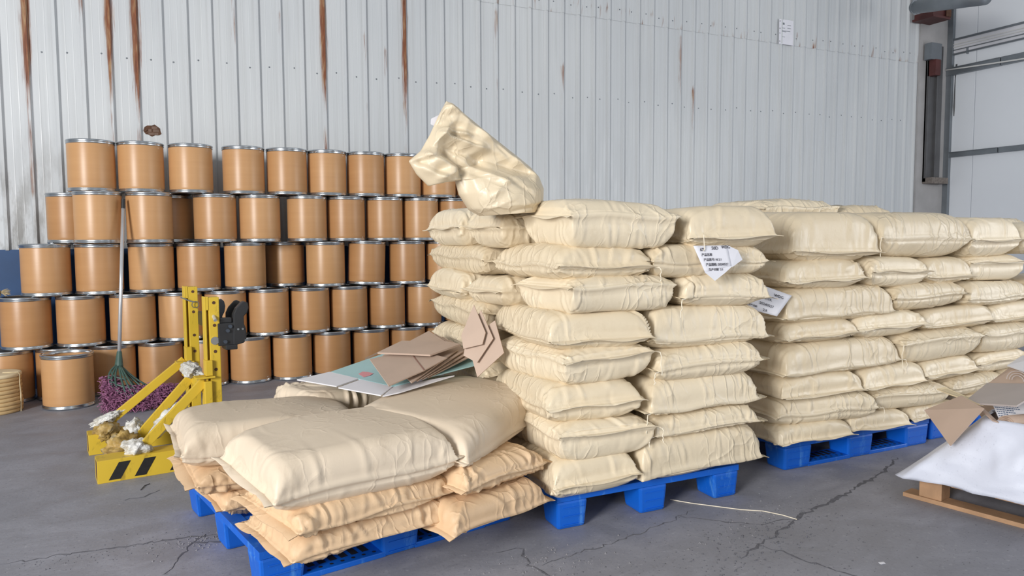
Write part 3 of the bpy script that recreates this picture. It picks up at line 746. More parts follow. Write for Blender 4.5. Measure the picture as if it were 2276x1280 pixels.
    if thread:
        e, side, ln = thread; p = P[0][0 if e < 0 else -1][0 if side < 0 else -1]; s = np.array([e*.02, side*.004, -.002])
        wl = Vector((0, 0, -1)); wl.rotate(Euler((roll, pitch, yaw), 'XYZ').to_matrix().inverted())
        pts = [Vector(p), Vector(p+s)]+[Vector(p+s*1.3)+wl*(ln*k/6)+Vector((rg.uniform(-.004, .004), rg.uniform(-.004, .004), 0)) for k in range(1, 7)]
        MB().tube(pts, .0022, 5).build('thread', 'string', o)
    return o
_bn = [0]
def fsack(label, x0, x1, z0, z1, y0, y1, along='x', **kw):
    """sack that fills the given block of the stack"""
    _bn[0] += 1; kw.setdefault('seed', _bn[0]); kw.setdefault('var', _bn[0]); r = random.Random(_bn[0]*7)
    L, W = (x1-x0, y1-y0) if along == 'x' else (y1-y0, x1-x0)
    kw.setdefault('seam', r.choice((-.22, -.12, .0, .14, .22)))
    kw.setdefault('full', r.uniform(1.12, 1.34)); yaw = kw.pop('yaw', r.uniform(-1.5, 1.5)) + (0 if along == 'x' else 90)
    kw['yaw'] = R(yaw); kw.setdefault('roll', R(r.uniform(-2.2, 2.2))); kw.setdefault('pitch', R(r.uniform(-1., 1.)))
    return sack(label, ((x0+x1)/2, (y0+y1)/2, z0), L, W, (z1-z0)+.012, **kw)
GM = 'cream sacks of the middle stack'; GR = 'cream sacks of the right pile'; GK = 'kraft sacks heaped on the front pallet'
LAY = ['bottom', 'second', 'third', 'fourth', 'fifth', 'sixth', 'seventh', 'top']
ZT = [.15, .305, .462, .62, .775, .925, 1.065, 1.205, 1.385]
ZR = [.155, .338, .433, .60, .740, .92, 1.07, 1.20, 1.375]
TX = [(1.45, 1.87), (1.45, 1.94), (1.44, 1.90), (1.455, 1.93), (1.44, 1.935), (1.49, 2.04), (1.45, 1.93), (1.50, 2.05)]
RX = [(1.875, 2.58), (1.96, 2.56), (1.92, 2.57), (1.97, 2.57), (1.94, 2.61), (2.12, 2.61), (1.935, 2.60), (2.15, 2.64)]
for i in range(8):
    side = i in (5, 7)
    ln = LAY[i]+' layer of the middle stack'
    r = random.Random(i+50); dx = r.uniform(-.01, .01); dm = .022 if i == 7 else 0.
    fsack(f'plump cream sack at the front left corner, {ln}', TX[i][0], TX[i][1], ZT[i], ZT[i+1], 2.62+dx, (3.08 if side else 3.27)+dx, 'x' if side else 'y', dome=dm, group=GM,
          seam={0: -.2, 1: .22, 2: -.1, 3: .25, 4: -.25, 5: .2, 6: -.15, 7: .2}[i], yaw=r.uniform(-4.5, 4.5), thread={6: (-1, -1, .06), 3: (-1, -1, .10), 1: (-1, -1, .06)}.get(i), neck=1 if i in (7, 5) else 0)
    fsack(f'cream sack at the front right corner, {ln}', RX[i][0], RX[i][1], ZR[i], ZR[i+1], 2.63+dx, (3.30 if side else 3.10)+dx, 'y' if i == 7 else 'x', group=GM,
          seam={0: -.3, 1: -.25, 2: -.32, 3: -.05, 4: -.3, 5: -.12, 6: .0, 7: -.25}[i], yaw=r.uniform(-3.5, 3.5), fl_w=.03, thread={2: (-1, -1, .08), 5: (-1, -1, .08), 3: (-1, -1, .05), 1: (-1, -1, .04)}.get(i), neck=-1 if i in (0,) else 0, tab=1 if i in (2, 4, 6) else 0)
    z0, z1 = ZT[i], ZT[i+1]
    if side:
        fsack(f'cream sack end, middle of the left flank, {ln}', 1.40, 2.0, z0, z1-.01, 3.07, 3.50, 'x', group=GM, seam=.0)
        fsack(f'cream sack end, rear of the left flank, {ln}', 1.37, 1.98, z0, z1, 3.49, 4.02, 'x', group=GM, seam=-.1)
    else:
        fsack(f'long cream sack, rear of the left flank, {ln}', 1.40, 1.86, z0, z1, 3.30, 4.04, 'y', group=GM, seam=.1, tab=1 if i == 6 else 0)
# right pile
ZP = [.15, .245, .388, .502, .68, .79, .965, 1.108, 1.365]
ZQ = [.15, .25, .372, .508, .68, .815, .958, 1.118, 1.365]
PX_ = [(2.87, 3.40), (2.87, 3.57), (2.87, 3.46), (2.85, 3.78), (2.87, 3.42), (2.86, 3.70), (2.88, 3.46), (2.94, 3.56)]
QX_ = [(3.41, 3.88), (3.59, 4.22), (3.48, 4.0), (3.80, 4.52), (3.44, 4.0), (3.72, 4.34), (3.48, 3.99), (3.56, 4.38)]
SX_ = [(3.90, 4.40), (4.26, 4.85), (4.02, 4.52), (4.55, 5.1), (4.02, 4.66), (4.37, 5.05), (4.01, 4.44), (4.42, 4.90)]
VX_ = [(4.45, 5.0), (4.90, 5.5), (4.55, 5.1), (5.1, 5.6), (4.68, 5.25), (5.07, 5.7), (4.47, 5.0), (4.94, 5.5)]
for i in range(8):
    lng = i in (1, 3, 5); ln = LAY[i]+' layer of the right pile'; r = random.Random(i+90)
    y1 = 3.28 if lng else 3.50
    fsack(f'cream sack at the left front corner, {ln}', PX_[i][0], PX_[i][1], ZP[i], ZP[i+1], 2.79, y1, 'x' if lng else 'y', group=GR, seam={0: -.3, 1: -.1, 2: -.25, 3: -.3, 4: -.2, 5: -.3, 6: -.2, 7: -.32}[i], yaw=r.uniform(-3.5, 3.5), thread={3: (1, -1, .08), 1: (1, -1, .08)}.get(i))
    fsack(f'cream sack second from the left corner, {ln}', QX_[i][0], QX_[i][1], ZQ[i], ZQ[i+1], 2.80, y1+.02, 'x' if lng or i == 7 else 'y', group=GR, seam=[-.2, .15, -.2, .2, -.1, 0, -.05, -.1][i], yaw=r.uniform(-3.5, 3.5), thread={3: (-1, -1, .14), 7: (-1, -1, .1)}.get(i), neck=-1 if i in (7, 1, 3) else 0)
    fsack(f'cream sack third from the left corner, {ln}', SX_[i][0], SX_[i][1], ZQ[i], ZQ[i+1]-(.01 if i < 7 else .02), 2.83, y1+.03, 'x' if lng else 'y', group=GR, yaw=r.uniform(-3, 3))
    fsack(f'cream sack fourth from the left corner, {ln}', VX_[i][0], VX_[i][1], ZQ[i]-.0, ZQ[i+1]-(.01 if i < 7 else .05), 2.86, y1+.03, 'x' if lng else 'y', group=GR, yaw=r.uniform(-3, 3))
    if lng or i == 0: fsack(f'cream sack behind the corner sack, {ln}', 2.80, 3.35, ZP[i], ZP[i+1], y1+.01, y1+.55, 'x', group=GR, hi=False)
fsack('crumpled cream sack peeking over the back of the right pile, left one', 3.45, 4.10, 1.25, 1.46, 3.53, 4.15, 'x', group=GR, wr=2., seam=.3, dome=.02)
fsack('cream sack peeking over the back of the right pile, middle one', 4.12, 4.66, 1.25, 1.43, 3.54, 4.1, 'x', group=GR, wr=1.6, dome=.01)
fsack('cream sack peeking over the back of the right pile, right one', 4.70, 5.35, 1.24, 1.38, 3.55, 4.1, 'x', group=GR, wr=1.4)
fsack('cream sack lying behind at the far right end of the pile', 5.35, 6.0, 1.18, 1.36, 3.4, 3.95, 'x', group=GR, wr=1.4)

# kraft sacks on the front pallet, placed in the pallet's own frame
KO = Vector((.275, 2.665, 0)); KA = R(11.5)
def kp(u, v, z): return (KO.x+u*math.cos(KA)-v*math.sin(KA), KO.y+u*math.sin(KA)+v*math.cos(KA), z)
def ksack(label, u, v, z, L, W, T, yaw, **kw):
    _bn[0] += 1; kw.setdefault('seed', _bn[0]); kw.setdefault('var', _bn[0])
    return sack(label, kp(u, v, z), L, W, T, KA+R(yaw), group=GK, **kw)
ksack('limp kraft sack at the front left, lowest under the heap', .36, .02, .15, .66, .46, .105, 2, mat='kraft_paper', wr=1.4, seam=-.2, fl_w=.025, full=1.12, crumple=1.6)
ksack('kraft sack hanging over the pallet at the front right, lowest', .84, -.02, .15, .50, .52, .11, 6, mat='kraft_paper', wr=1.1, seam=-.3, fl_w=.025, full=1.15, roll=R(3))
ksack('wrinkled kraft sack second up at the front left, puckered ends', .37, .03, .243, .68, .50, .105, 5, mat='kraft_paper', wr=1.5, seam=-.25, fl_w=.03, full=1.1, neck=1, crumple=1.8)
ksack('kraft sack second up at the front right', .88, .01, .25, .46, .50, .12, 9, mat='kraft_paper', wr=1.3, seam=-.1, fl_w=.025, full=1.15, crumple=1.6)
ksack('crumpled kraft sack sticking out at the far left, lowest', .25, .60, .15, .54, .48, .105, 0, mat='kraft_paper', wr=1.4, fl_w=.02, full=1.1, crumple=1.8)
ksack('kraft sack second up at the rear left under a dusty sack', .20, .60, .243, .58, .50, .105, -5, mat='kraft_paper', wr=1.3, fl_w=.04, full=1.1, crumple=1.8)
ksack('kraft sack lowest at the rear right', .82, .60, .15, .48, .48, .11, 0, mat='kraft_paper', wr=1.2, hi=False)
ksack('kraft sack second up at the rear right', .82, .62, .25, .48, .48, .11, 3, mat='kraft_paper', wr=1.2, hi=False)
ksack('dusty tan sack lying on the left of the heap', .25, .63, .34, .74, .54, .165, -8, mat='dusty_paper', wr=.5, seam=-.15, dome=.02, pitch=R(2), full=1.25)
ksack('dusty tan sack on top at the front, torn seam at its left', .33, .05, .34, .72, .54, .19, 2, mat='dusty_paper', wr=.75, seam=-.12, dome=.02, roll=R(3), fl_w=.03, full=1.3)
ksack('dusty tan sack lying askew on the right of the heap', .93, .22, .365, .78, .60, .18, 28, mat='dusty_paper', wr=.6, seam=-.2, dome=.02, roll=R(6), pitch=R(-2), full=1.25)
ksack('puckered tan sack under the printed carton at the back', .74, .95, .30, .56, .46, .215, 6, mat='dusty_paper', wr=2., seam=0.)

# ------------------------------------------------------------------ the emptied sack standing on the middle stack
def empty_sack():
    YB = 3.0
    L_ = [(991, 226), (972, 262), (955, 300), (935, 335), (908, 358), (926, 388), (952, 414), (985, 406), (1012, 401), (1022, 432), (1045, 466), (1070, 480)]
    R_ = [(993, 225), (1018, 243), (1045, 263), (1075, 288), (1105, 312), (1130, 332), (1155, 352), (1178, 372), (1196, 394), (1204, 420), (1201, 450), (1190, 472)]
    TH = [.006, .02, .03, .045, .055, .065, .075, .09, .12, .16, .175, .15]; n = len(L_); m = 72; K = 110
    def samp(pts, k):
        P = np.array(pts, float); q = np.linspace(0, len(P)-1, k); i = np.minimum(q.astype(int), len(P)-2); f = (q-i)[:, None]; return P[i]*(1-f)+P[i+1]*f
    A = samp(L_, K); B = samp(R_, K); th = np.interp(np.linspace(0, n-1, K), np.arange(n), TH)
    rg = np.random.default_rng(5); G = np.zeros((2, K, m+1, 3)); T = np.linspace(0, 1, m+1)
    for i in range(K):
        a = at_y(A[i, 0], A[i, 1], YB); b = at_y(B[i, 0], B[i, 1], YB+.06*i/K)
        w = np.sin(np.pi*T)**.55*th[i]; base = a[None]*(1-T[:, None])+b[None]*T[:, None]
        for s_, sg in ((0, -1), (1, 1)): G[s_, i] = base; G[s_, i, :, 1] += sg*w
    X = G[..., 0]; Z = G[..., 2]; S = np.linspace(0, 1, K)[None, :, None]; V = T[None, None]
    tri = lambda q: 2*np.abs(2*((q/(2*np.pi)) % 1)-1)-1
    D = np.zeros(G.shape[:3])
    wx = .015*np.sin(17*Z+1.3)+.01*np.sin(31*X); wz = .015*np.sin(19*X+.4)
    loose = np.clip(1.15-1.35*S, .08, 1)                             # the emptied upper part is crumpled, the filled foot is taut
    for k in range(9):
        th_ = rg.uniform(0, np.pi); per = rg.uniform(.05, .17); D += loose*per*.085*tri(((X+wx)*math.cos(th_)+(Z+wz)*math.sin(th_))*2*np.pi/per+rg.uniform(0, 6.3))*np.clip(.3+np.sin(9*X+7*Z+k*1.9), 0, 1)
    def ridge(p0, p1, amp, wd, tail=.03):
        """a fold running between two photo points, proud toward the viewer for amp > 0"""
        q0 = at_y(p0[0], p0[1], YB)[[0, 2]]; q1 = at_y(p1[0], p1[1], YB)[[0, 2]]; d = q1-q0; ln = np.linalg.norm(d); d /= ln
        al = (X[0]-q0[0])*d[0]+(Z[0]-q0[1])*d[1]; ac = -(X[0]-q0[0])*d[1]+(Z[0]-q0[1])*d[0]
        en = np.exp(-(np.clip(-al, 0, None)/tail)**2-(np.clip(al-ln, 0, None)/tail)**2)
        D[0] += amp*en*np.clip(1-np.abs(ac)/wd, 0, 1)**1.2
    ridge((1000, 240), (1180, 385), .03, .05); ridge((985, 330), (1165, 385), -.035, .05); ridge((975, 300), (1060, 330), .03, .03); ridge((945, 345), (1000, 375), .035, .04)
    ridge((1012, 378), (1060, 365), -.05, .05); ridge((1040, 372), (1100, 405), .022, .03); ridge((985, 345), (1010, 365), -.03, .025); ridge((960, 320), (985, 290), .025, .025)
    ridge((920, 365), (955, 352), -.02, .02); ridge((985, 290), (1030, 300), .022, .016); ridge((1000, 300), (1045, 318), -.022, .016); ridge((1018, 385), (1035, 450), -.03, .035)
    ridge((1100, 405), (1065, 445), .014, .03); ridge((1110, 400), (1150, 430), -.010, .02); ridge((1060, 470), (1110, 445), .010, .014); ridge((970, 265), (985, 235), .012, .014)
    ridge((930, 375), (975, 395), .02, .025); ridge((975, 395), (1008, 380), .03, .03); ridge((1120, 470), (1190, 455), -.008, .012); ridge((1080, 300), (1120, 345), -.012, .016)
    edge = np.clip(np.minimum(V, 1-V)/.10, 0, 1)*np.clip(S/.03, 0, 1)
    D *= edge; G[0, ..., 1] -= D[0]; G[1, ..., 1] += D[1]
    v = G.reshape(-1, 3); c = v.mean(0); Nn = K*(m+1); idx = np.arange(Nn).reshape(K, m+1); f = []
    for i in range(K-1):
        for j in range(m): f.append((idx[i, j], idx[i+1, j], idx[i+1, j+1], idx[i, j+1])); f.append((Nn+idx[i, j], Nn+idx[i, j+1], Nn+idx[i+1, j+1], Nn+idx[i+1, j]))
    f.append(tuple([idx[K-1, j] for j in range(m+1)]+[Nn+idx[K-1, j] for j in range(m, -1, -1)]))
    base = np.array([c[0], 3.0, 1.36]); me = mesh('emptied_sack', v-base, f, True)
    bm = bmesh.new(); bm.from_mesh(me); bmesh.ops.remove_doubles(bm, verts=bm.verts, dist=.0006); bmesh.ops.recalc_face_normals(bm, faces=bm.faces); bm.to_mesh(me); bm.free()
    me.polygons.foreach_set('use_smooth', [True]*len(me.polygons))
    o = link('emptied_sack', me, 'cream_paper', None, base)
    tag(o, 'emptied crumpled cream sack standing upright on the middle stack', 'sack')
    q = [at_y(*p, 3.02)-base for p in ((958, 264), (978, 254), (972, 284), (957, 276))]
    mb, _ = board(q, .001); mb.build('liner', 'white_paper', o)
    return o
empty_sack()

# ------------------------------------------------------------------ paper tags on the stacks
def ptag(corners, lines, label, curl=.0):
    """thin paper label: corners tl, tr, br, bl as 3-D points; lines = (u, v, size, text, ink) in paper units"""
    tl, tr, br, bl = [Vector(p) for p in corners]; o = tag(empty('paper_tag', tl), label, 'label')
    n = 8; v = []; f = []
    nr = (tr-tl).cross(bl-tl).normalized()
    for i in range(n+1):
        for j in range(n+1):
            a, b = i/n, j/n; p = tl.lerp(tr, a).lerp(bl.lerp(br, a), b)-tl; v.append(p-nr*curl*math.sin(math.pi*b)*math.sin(math.pi*a))
    for i in range(n):
        for j in range(n): q = i*(n+1)+j; f.append((q, q+1, q+n+2, q+n+1))
    s = link('sheet', mesh('sheet', v, f, True), 'white_paper', o); s.modifiers.new('thick', 'SOLIDIFY').thickness = .0008
    ex = (tr-tl); W = ex.length; ex.normalize(); ny = (ex.cross(bl-tl)).normalized(); ey = ny.cross(ex).normalized()
    if ey.dot(tl-bl) < 0: ey = -ey
    nz = ex.cross(ey)
    for (u, w, size, body, ink) in lines:
        org = (tr-tl)*u+(bl-tl)*w
        fr = Matrix((ex, ey, nz)).transposed().to_4x4(); fr.translation = org+nz*(.0016+curl)
        text_mesh('print', body, size, ink, o, fr, 0.)
    return o
def P3(px, py, y): return at_y(px, py, y)
ptag([P3(1541, 546, 2.60), P3(1618, 545, 2.60), P3(1628, 592, 2.585), P3(1568, 607, 2.575)],
     [(.12, .20, .021, '6%', 'ink'), (.46, .16, .022, '50D', 'ink'), (.76, .12, .020, 'WDG', 'ink'), (.10, .38, .015, '产品名称', 'ink'), (.10, .56, .015, '产品批号: N 2.1', 'ink'), (.10, .74, .015, '产品规格: 20240527', 'ink'), (.12, .92, .014, '生产日期  2.3', 'ink')],
     'white handwritten paper label hanging down the middle stack under a string', .0)
# the lower corner of that label hangs free below its lines
q = [P3(1566, 605, 2.575), P3(1629, 590, 2.585), P3(1612, 606, 2.575), P3(1589, 624, 2.565)]
mb, _ = board(q, .0008); mb.build('label_corner', 'white_paper', bpy.data.objects['paper_tag']).location = -Vector(bpy.data.objects['paper_tag'].location)
q = [P3(1617, 545, 2.60), P3(1640, 556, 2.60), P3(1650, 577, 2.60), P3(1627, 594, 2.585)]
mb, _ = board(q, .0008); mb.build('label_corner', 'white_paper', bpy.data.objects['paper_tag']).location = -Vector(bpy.data.objects['paper_tag'].location)
MB().tube([P3(1564, 522, 2.60), P3(1565, 540, 2.592), P3(1566, 552, 2.588), P3(1564, 558, 2.588)], .0022, 5).build('thread', 'string', bpy.data.objects['paper_tag']).location = -Vector(bpy.data.objects['paper_tag'].location)
ptag([P3(1690, 632, 2.83), P3(1760, 657, 2.78), P3(1727, 703, 2.76), P3(1655, 684, 2.80)],
     [(.16, .24, .018, '50D', 'ink'), (.55, .24, .021, 'WDG', 'ink'), (.02, .44, .012, '名称', 'ink'), (.36, .46, .020, '9ITK', 'ink'), (.02, .64, .012, '规格', 'ink'), (.30, .68, .020, '20240527', 'ink'), (.04, .84, .012, '生产日期', 'ink'), (.50, .88, .019, '2.8', 'ink')],
     'white handwritten paper label lying between the sacks at the right pile corner')

# ------------------------------------------------------------------ flattened cartons on the heap
def carton(label, pts, mat='carton', group='flattened cartons on the heap', t=.005, extra=None):
    c = Vector((0, 0, 0))
    for p in pts: c += Vector(p)/len(pts)
    mb, nr = board([Vector(p)-c for p in pts], t)
    o = tag(mb.build('flattened_carton', mat, loc=c), label, 'carton', group); return o, c, nr
def Z3(px, py, z): return Vector(at_z(px, py, z))
FP = np.array([.95, 3.25, .598]); FN = np.array([-.075, -.03, 1.])
def F3(px, py, dz=0.): return Vector(at_plane(px, py, FP+np.array([0, 0, dz]), FN))
o, c, nr = carton('printed teal and white carton lying flat, lowest on the kraft heap', [F3(735, 826), F3(800, 842), F3(872, 858), F3(1075, 806), F3(985, 772), F3(880, 776)], 'teal_print')
for q, nm in (([F3(660, 843), F3(748, 858), F3(797, 841), F3(733, 826)], 'white_flap'), ([F3(752, 861), F3(846, 878), F3(872, 859), F3(802, 843)], 'white_flap'), ([F3(850, 880, -.004), F3(890, 871, -.004), F3(1010, 834, -.004), F3(876, 858, -.004)], 'end_flap')):
    mb, _ = board([p-c for p in q], .005); mb.build(nm, 'white_board', o)
mb, _ = board([p-c for p in (F3(797, 831, .001), F3(806, 826, .001), F3(818, 827, .001), F3(830, 830, .001), F3(822, 835, .001), F3(808, 838, .001))], .001); mb.build('pink_mark', 'pink_print', o)
carton('grey-brown carton under the fan of boards, back right', [F3(1038, 784, .03), F3(1064, 756, .03), F3(995, 743, .03), F3(950, 765, .03), F3(980, 790, .03)], 'carton_grey')
fan = [(0, 'topmost'), (1, 'second'), (2, 'third'), (3, 'lowest')]
GN = np.array([-.10, -.16, 1.])
def G3(px, py, dz): return Vector(at_plane(px, py, np.array([1.1, 3.3, .665+dz]), GN))
for k, w in reversed(fan):
    d = 12*k; carton(f'brown carton board in the fan of four, {w} of the fan', [G3(915+d, 850-d*.3, -.012*k), G3(1018+d, 777+d*.3, -.012*k), G3(953+d*1.3, 735+d*.55, -.012*k), G3(850+d, 790, -.012*k)])
o, c, nr = carton('brown carton board pointing toward the camera under the topmost board', [G3(822, 798, .022), G3(864, 857, .022), G3(942, 823, .022), G3(994, 795, .022), G3(916, 776, .022)])
mb, _ = board([p-c for p in (G3(912, 784, .0235), G3(914, 784, .0235), G3(944, 822, .0235), G3(942, 823, .0235))], .001); mb.build('fold_line', 'brown_ink', o)
carton('brown carton board lying topmost on the heap', [G3(811, 796, .04), G3(839, 783, .04), G3(956, 788, .04), G3(1024, 764, .04), G3(990, 758, .04), G3(893, 757, .04)], t=.008)
LN = np.array([-.70, -.62, .36])
for k, (pp_, w) in list(enumerate((([(1053, 677), (1025, 746), (1030, 775), (1072, 765), (1079, 739)], 'left'), ([(1069, 689), (1040, 735), (1030, 790), (1060, 806), (1096, 752)], 'middle'), ([(1100, 712), (1086, 722), (1050, 800), (1061, 838), (1120, 784)], 'right')))):
    carton(f'brown carton board leaning on the middle stack, {w} of three', [at_plane(x, y, np.array([1.30, 3.2, .85])+np.array([.03*k, .0, 0]), LN) for x, y in pp_], group='carton boards leaning on the middle stack')

# ------------------------------------------------------------------ yellow drum gripper
JO = (-.335, 4.25, 0); JA = R(8)
jk = tag(empty('drum_gripper', JO, (0, 0, JA)), 'yellow steel drum lifting attachment with black jaw standing on the floor', 'drum lifter')
def sleeve(y0, nm):
    b = MB(); w, h, L, t = .13, .118, 1.0, .006
    b.box((0, y0, 0), (L, y0+t, h)).box((0, y0+w-t, 0), (L, y0+w, h)).box((0, y0+t, 0), (L, y0+w-t, t)).box((0, y0+t, h-t), (L, y0+w-t, h))
    return b.build(nm, 'yellow_paint', jk, bevel=.002)
sA = sleeve(0., 'fork_sleeve'); sB = sleeve(.60, 'fork_sleeve')
for x0 in (.05, .17, .34, .5, .66, .82):
    MB().prism([(x0, .012), (x0+.055, .012), (x0+.105, .10), (x0+.05, .10)], .0012, Matrix.Translation((0, -.0002, 0)) @ Matrix.Rotation(R(90), 4, 'X')).build('hazard_stripe', 'black_paint', sA)
MB().box((.002, .008, .008), (.003, .122, .11)).build('sleeve_mouth', 'rusty_steel', sA); MB().box((.002, .608, .008), (.003, .722, .11)).build('sleeve_mouth', 'rusty_steel', sB)
def post(x, y, zt):
    p = MB().box((x+.022, y, .0), (x+.078, y+.06, zt)).build('mast_post', 'yellow_paint', jk, bevel=.004)
    MB().box((x, y-.002, .0), (x+.009, y+.065, zt+.004)).box((x+.009, y-.002, zt-.07), (x+.022, y+.03, zt+.004)).box((x+.009, y+.032, .0), (x+.022, y+.06, zt)).build('side_plate', 'yellow_paint', jk, bevel=.002)
    for z in (zt-.03, zt-.155, zt-.30, zt-.40, zt-.60):
        MB().tube([(x+.050, y-.0012, z), (x+.050, y+.004, z)], .009, 12).build('bolt_hole', 'rusty_steel', p)
    MB().box((x-.006, y-.02, .50), (x+.03, y+.05, .585)).build('collar', 'yellow_paint', jk, bevel=.003)
    MB().box((x-.06, y-.03, .488), (x+.04, y+.05, .498)).build('bracket_plate', 'yellow_paint', jk, bevel=.002)
    return p
pA = post(.545, .02, .93); pB = post(.545, .62, .955)
MB().tube([(.594, .022, .69), (.594, .014, .69)], .022, 20).build('washer', 'galvanised', pA)
MB().tube([(.592, .03, .83), (.594, -.012, .805)], .009, 12).build('pin', 'aluminium', pA)
MB().tube([(.52, .60, .895), (.57, .605, .87), (.60, .605, .86)], .004, 6).tube([(.605+.02*math.cos(a), .605, .845+.02*math.sin(a)) for a in np.linspace(0, 6.28, 14)], .003, 5).build('hitch_pin', 'galvanised', pB)
for (a, b) in (((.54, .66, .50), (.06, .66, .13)), ((.54, .36, .46), (.16, .36, .05)), ((.54, .05, .47), (.17, .05, .10))):
    MB().bar(a, b, .022, .05).build('brace', 'yellow_paint', jk, bevel=.003)
MB().box((.525, .05, .40), (.56, .69, .45)).build('cross_bar', 'yellow_paint', jk, bevel=.004)
MB().box((.53, .0, .12), (.57, .085, .47)).build('gusset', 'yellow_paint', jk, bevel=.004)
# black jaw beside the posts
hook = [(.565, .68), (.60, .70), (.625, .76), (.622, .83), (.64, .855), (.648, .89), (.64, .92), (.62, .935), (.59, .93), (.57, .91), (.56, .80)]
claw = [(.66, .66), (.745, .675), (.765, .70), (.762, .76), (.748, .79), (.748, .835), (.775, .855), (.788, .885), (.782, .915), (.755, .925), (.735, .92), (.69, .885), (.668, .85)]
def jp(p): return (.618+(p[0]-.56)*.70, .635+(p[1]-.64)*.93)
def jf(y): return Matrix.Translation((0, y, 0)) @ Matrix.Rotation(R(90), 4, 'X')
MB().prism([jp(p) for p in hook], .03, jf(.16)).build('rear_hook', 'slate_plastic', jk, bevel=.004)
MB().prism([jp(p) for p in claw], .045, jf(.05)).build('claw', 'black_plastic', jk, bevel=.005)
MB().prism([jp((p[0]-.02, p[1])) for p in claw], .012, jf(.14)).build('claw', 'black_plastic', jk, bevel=.004)
def jb(x0, z0, x1, z1, y0, y1, mb): a_ = jp((x0, z0)); b_ = jp((x1, z1)); return mb.box((a_[0], y0, a_[1]), (b_[0], y1, b_[1]))
g = MB(); jb(.55, .665, .68, .80, .01, .12, g); jb(.60, .64, .69, .67, -.005, .10, g); jb(.57, .80, .66, .83, .02, .06, g)
g = g.build('jaw_housing', 'black_plastic', jk, bevel=.005)
for x, z in ((.60, .69), (.64, .78), (.62, .755)): q = jp((x, z)); MB().tube([(q[0], .012, q[1]), (q[0], -.004, q[1])], .010, 10).build('bolt', 'slate_plastic', g)
for x, z in ((.70, .76), (.735, .76), (.755, .69)): q = jp((x, z)); MB().tube([(q[0], .006, q[1]), (q[0], -.001, q[1])], .006, 8).build('rivet', 'grey_steel', jk)
MB().box((.62, .10, .72), (.66, .66, .80)).build('cross_head', 'black_plastic', jk, bevel=.005)
# crumpled wraps tied on the frame
def lump(label, c, r, mat, seed, name='bubble_wrap', grp='crumpled wraps tied on the yellow frame', rz=0., tilt=0.):
    bm = bmesh.new(); bmesh.ops.create_icosphere(bm, subdivisions=4, radius=1.); rr = np.random.default_rng(seed)
    K = rr.normal(0, 4., (7, 3)); ph = rr.uniform(0, 6.3, 7); K2 = rr.normal(0, 13., (6, 3)); p2 = rr.uniform(0, 6.3, 6)
    for v in bm.verts:
        p = np.array(v.co); d = sum(1-abs(math.sin(K[i] @ p+ph[i])) for i in range(7))/7-.36; e = sum(1-abs(math.sin(K2[i] @ p+p2[i])) for i in range(6))/6-.36
        v.co = Vector(p*(1+1.1*d+.42*e)*np.array(r))
    me = bpy.data.meshes.new(name); bm.to_mesh(me); bm.free(); me.polygons.foreach_set('use_smooth', [True]*len(me.polygons))
    w = Matrix.Translation(JO) @ Matrix.Rotation(JA, 4, 'Z') @ Vector(c)
    return tag(link(name, me, mat, None, w, (0, tilt, JA+rz)), label, 'wrapping', grp)
lump('crumpled bubble wrap on the near yellow fork sleeve', (.19, .06, .150), (.07, .05, .045), 'bubble', 1)
lump('brown torn wrapping rolled over the far fork sleeve end', (.10, .64, .125), (.07, .085, .055), 'torn_wrap', 2, 'torn_wrapping')
lump('white crumpled wrap sticking up above the far fork sleeve', (.10, .66, .19), (.09, .04, .028), 'bubble', 3, tilt=R(-22))
lump('torn wrapping knot between the two fork sleeves', (.15, .28, .09), (.09, .07, .085), 'torn_wrap', 4, 'torn_wrapping')
lump('bubble wrap sleeve wound round the nearest slanting brace', (.36, .10, .27), (.12, .042, .04), 'bubble', 5, tilt=R(-42))
lump('pale wrap lump in the middle by the slanting braces', (.22, .40, .15), (.05, .05, .07), 'bubble', 6)
lump('bubble wrap and board wad tied between the yellow brackets', (.53, .40, .475), (.05, .13, .045), 'bubble', 7)
# ------------------------------------------------------------------ mop leaning on the drums
mp0 = np.array(at_y(265, 790, 6.22)); mp1 = np.array(at_y(274, 443, 6.56)); mt = tag(empty('mop', (mp0[0], mp0[1], 0)), 'silver-handled mop with green ribs and shaggy purple head leaning on drums', 'mop')
b0 = Vector(mp0)-Vector((mp0[0], mp0[1], 0)); b1 = Vector(mp1)-Vector((mp0[0], mp0[1], 0)); dd_ = (b1-b0).normalized()
MB().tube([b0, b1-dd_*.07], .0135, 14).build('handle', 'aluminium', mt, smooth=True)
MB().tube([b1-dd_*.075, b1], .015, 14).build('grip_cap', 'black_plastic', mt)
MB().tube([b0-dd_*.08, b0+dd_*.03], [.03, .017], 14).build('socket', 'green_plastic', mt)
rim = []
for px, py, y in ((243, 848, 6.10), (252, 866, 6.05), (266, 878, 6.01), (284, 886, 5.99), (302, 889, 5.98), (318, 888, 6.0), (332, 884, 6.03), (344, 876, 6.07), (350, 866, 6.12)):
    rim.append(Vector(at_y(px, py, y))-Vector((mp0[0], mp0[1], 0)))
s0 = b0-dd_*.06
for k, q in enumerate(rim):
    mid = s0.lerp(q, .5)+Vector(((-.05 if k < 3 else -.02), -.05, .02-.05*(k > 5)))
    pts = [s0*(1-t)**2+mid*2*t*(1-t)+q*t*t for t in np.linspace(0, 1, 8)]
    MB().tube(pts, .0075, 7).build('rib', 'green_plastic', mt, smooth=True)
for fr_ in (.45, .68, .9):
    pts = []
    for k, q in enumerate(rim):
        mid = s0.lerp(q, .5)+Vector(((-.05 if k < 3 else -.02), -.05, .02-.05*(k > 5))); pts.append(s0*(1-fr_)**2+mid*2*fr_*(1-fr_)+q*fr_*fr_)
    MB().tube(pts, .006, 6).build('rib_band', 'green_plastic', mt)
rm = random.Random(12); br = MB()
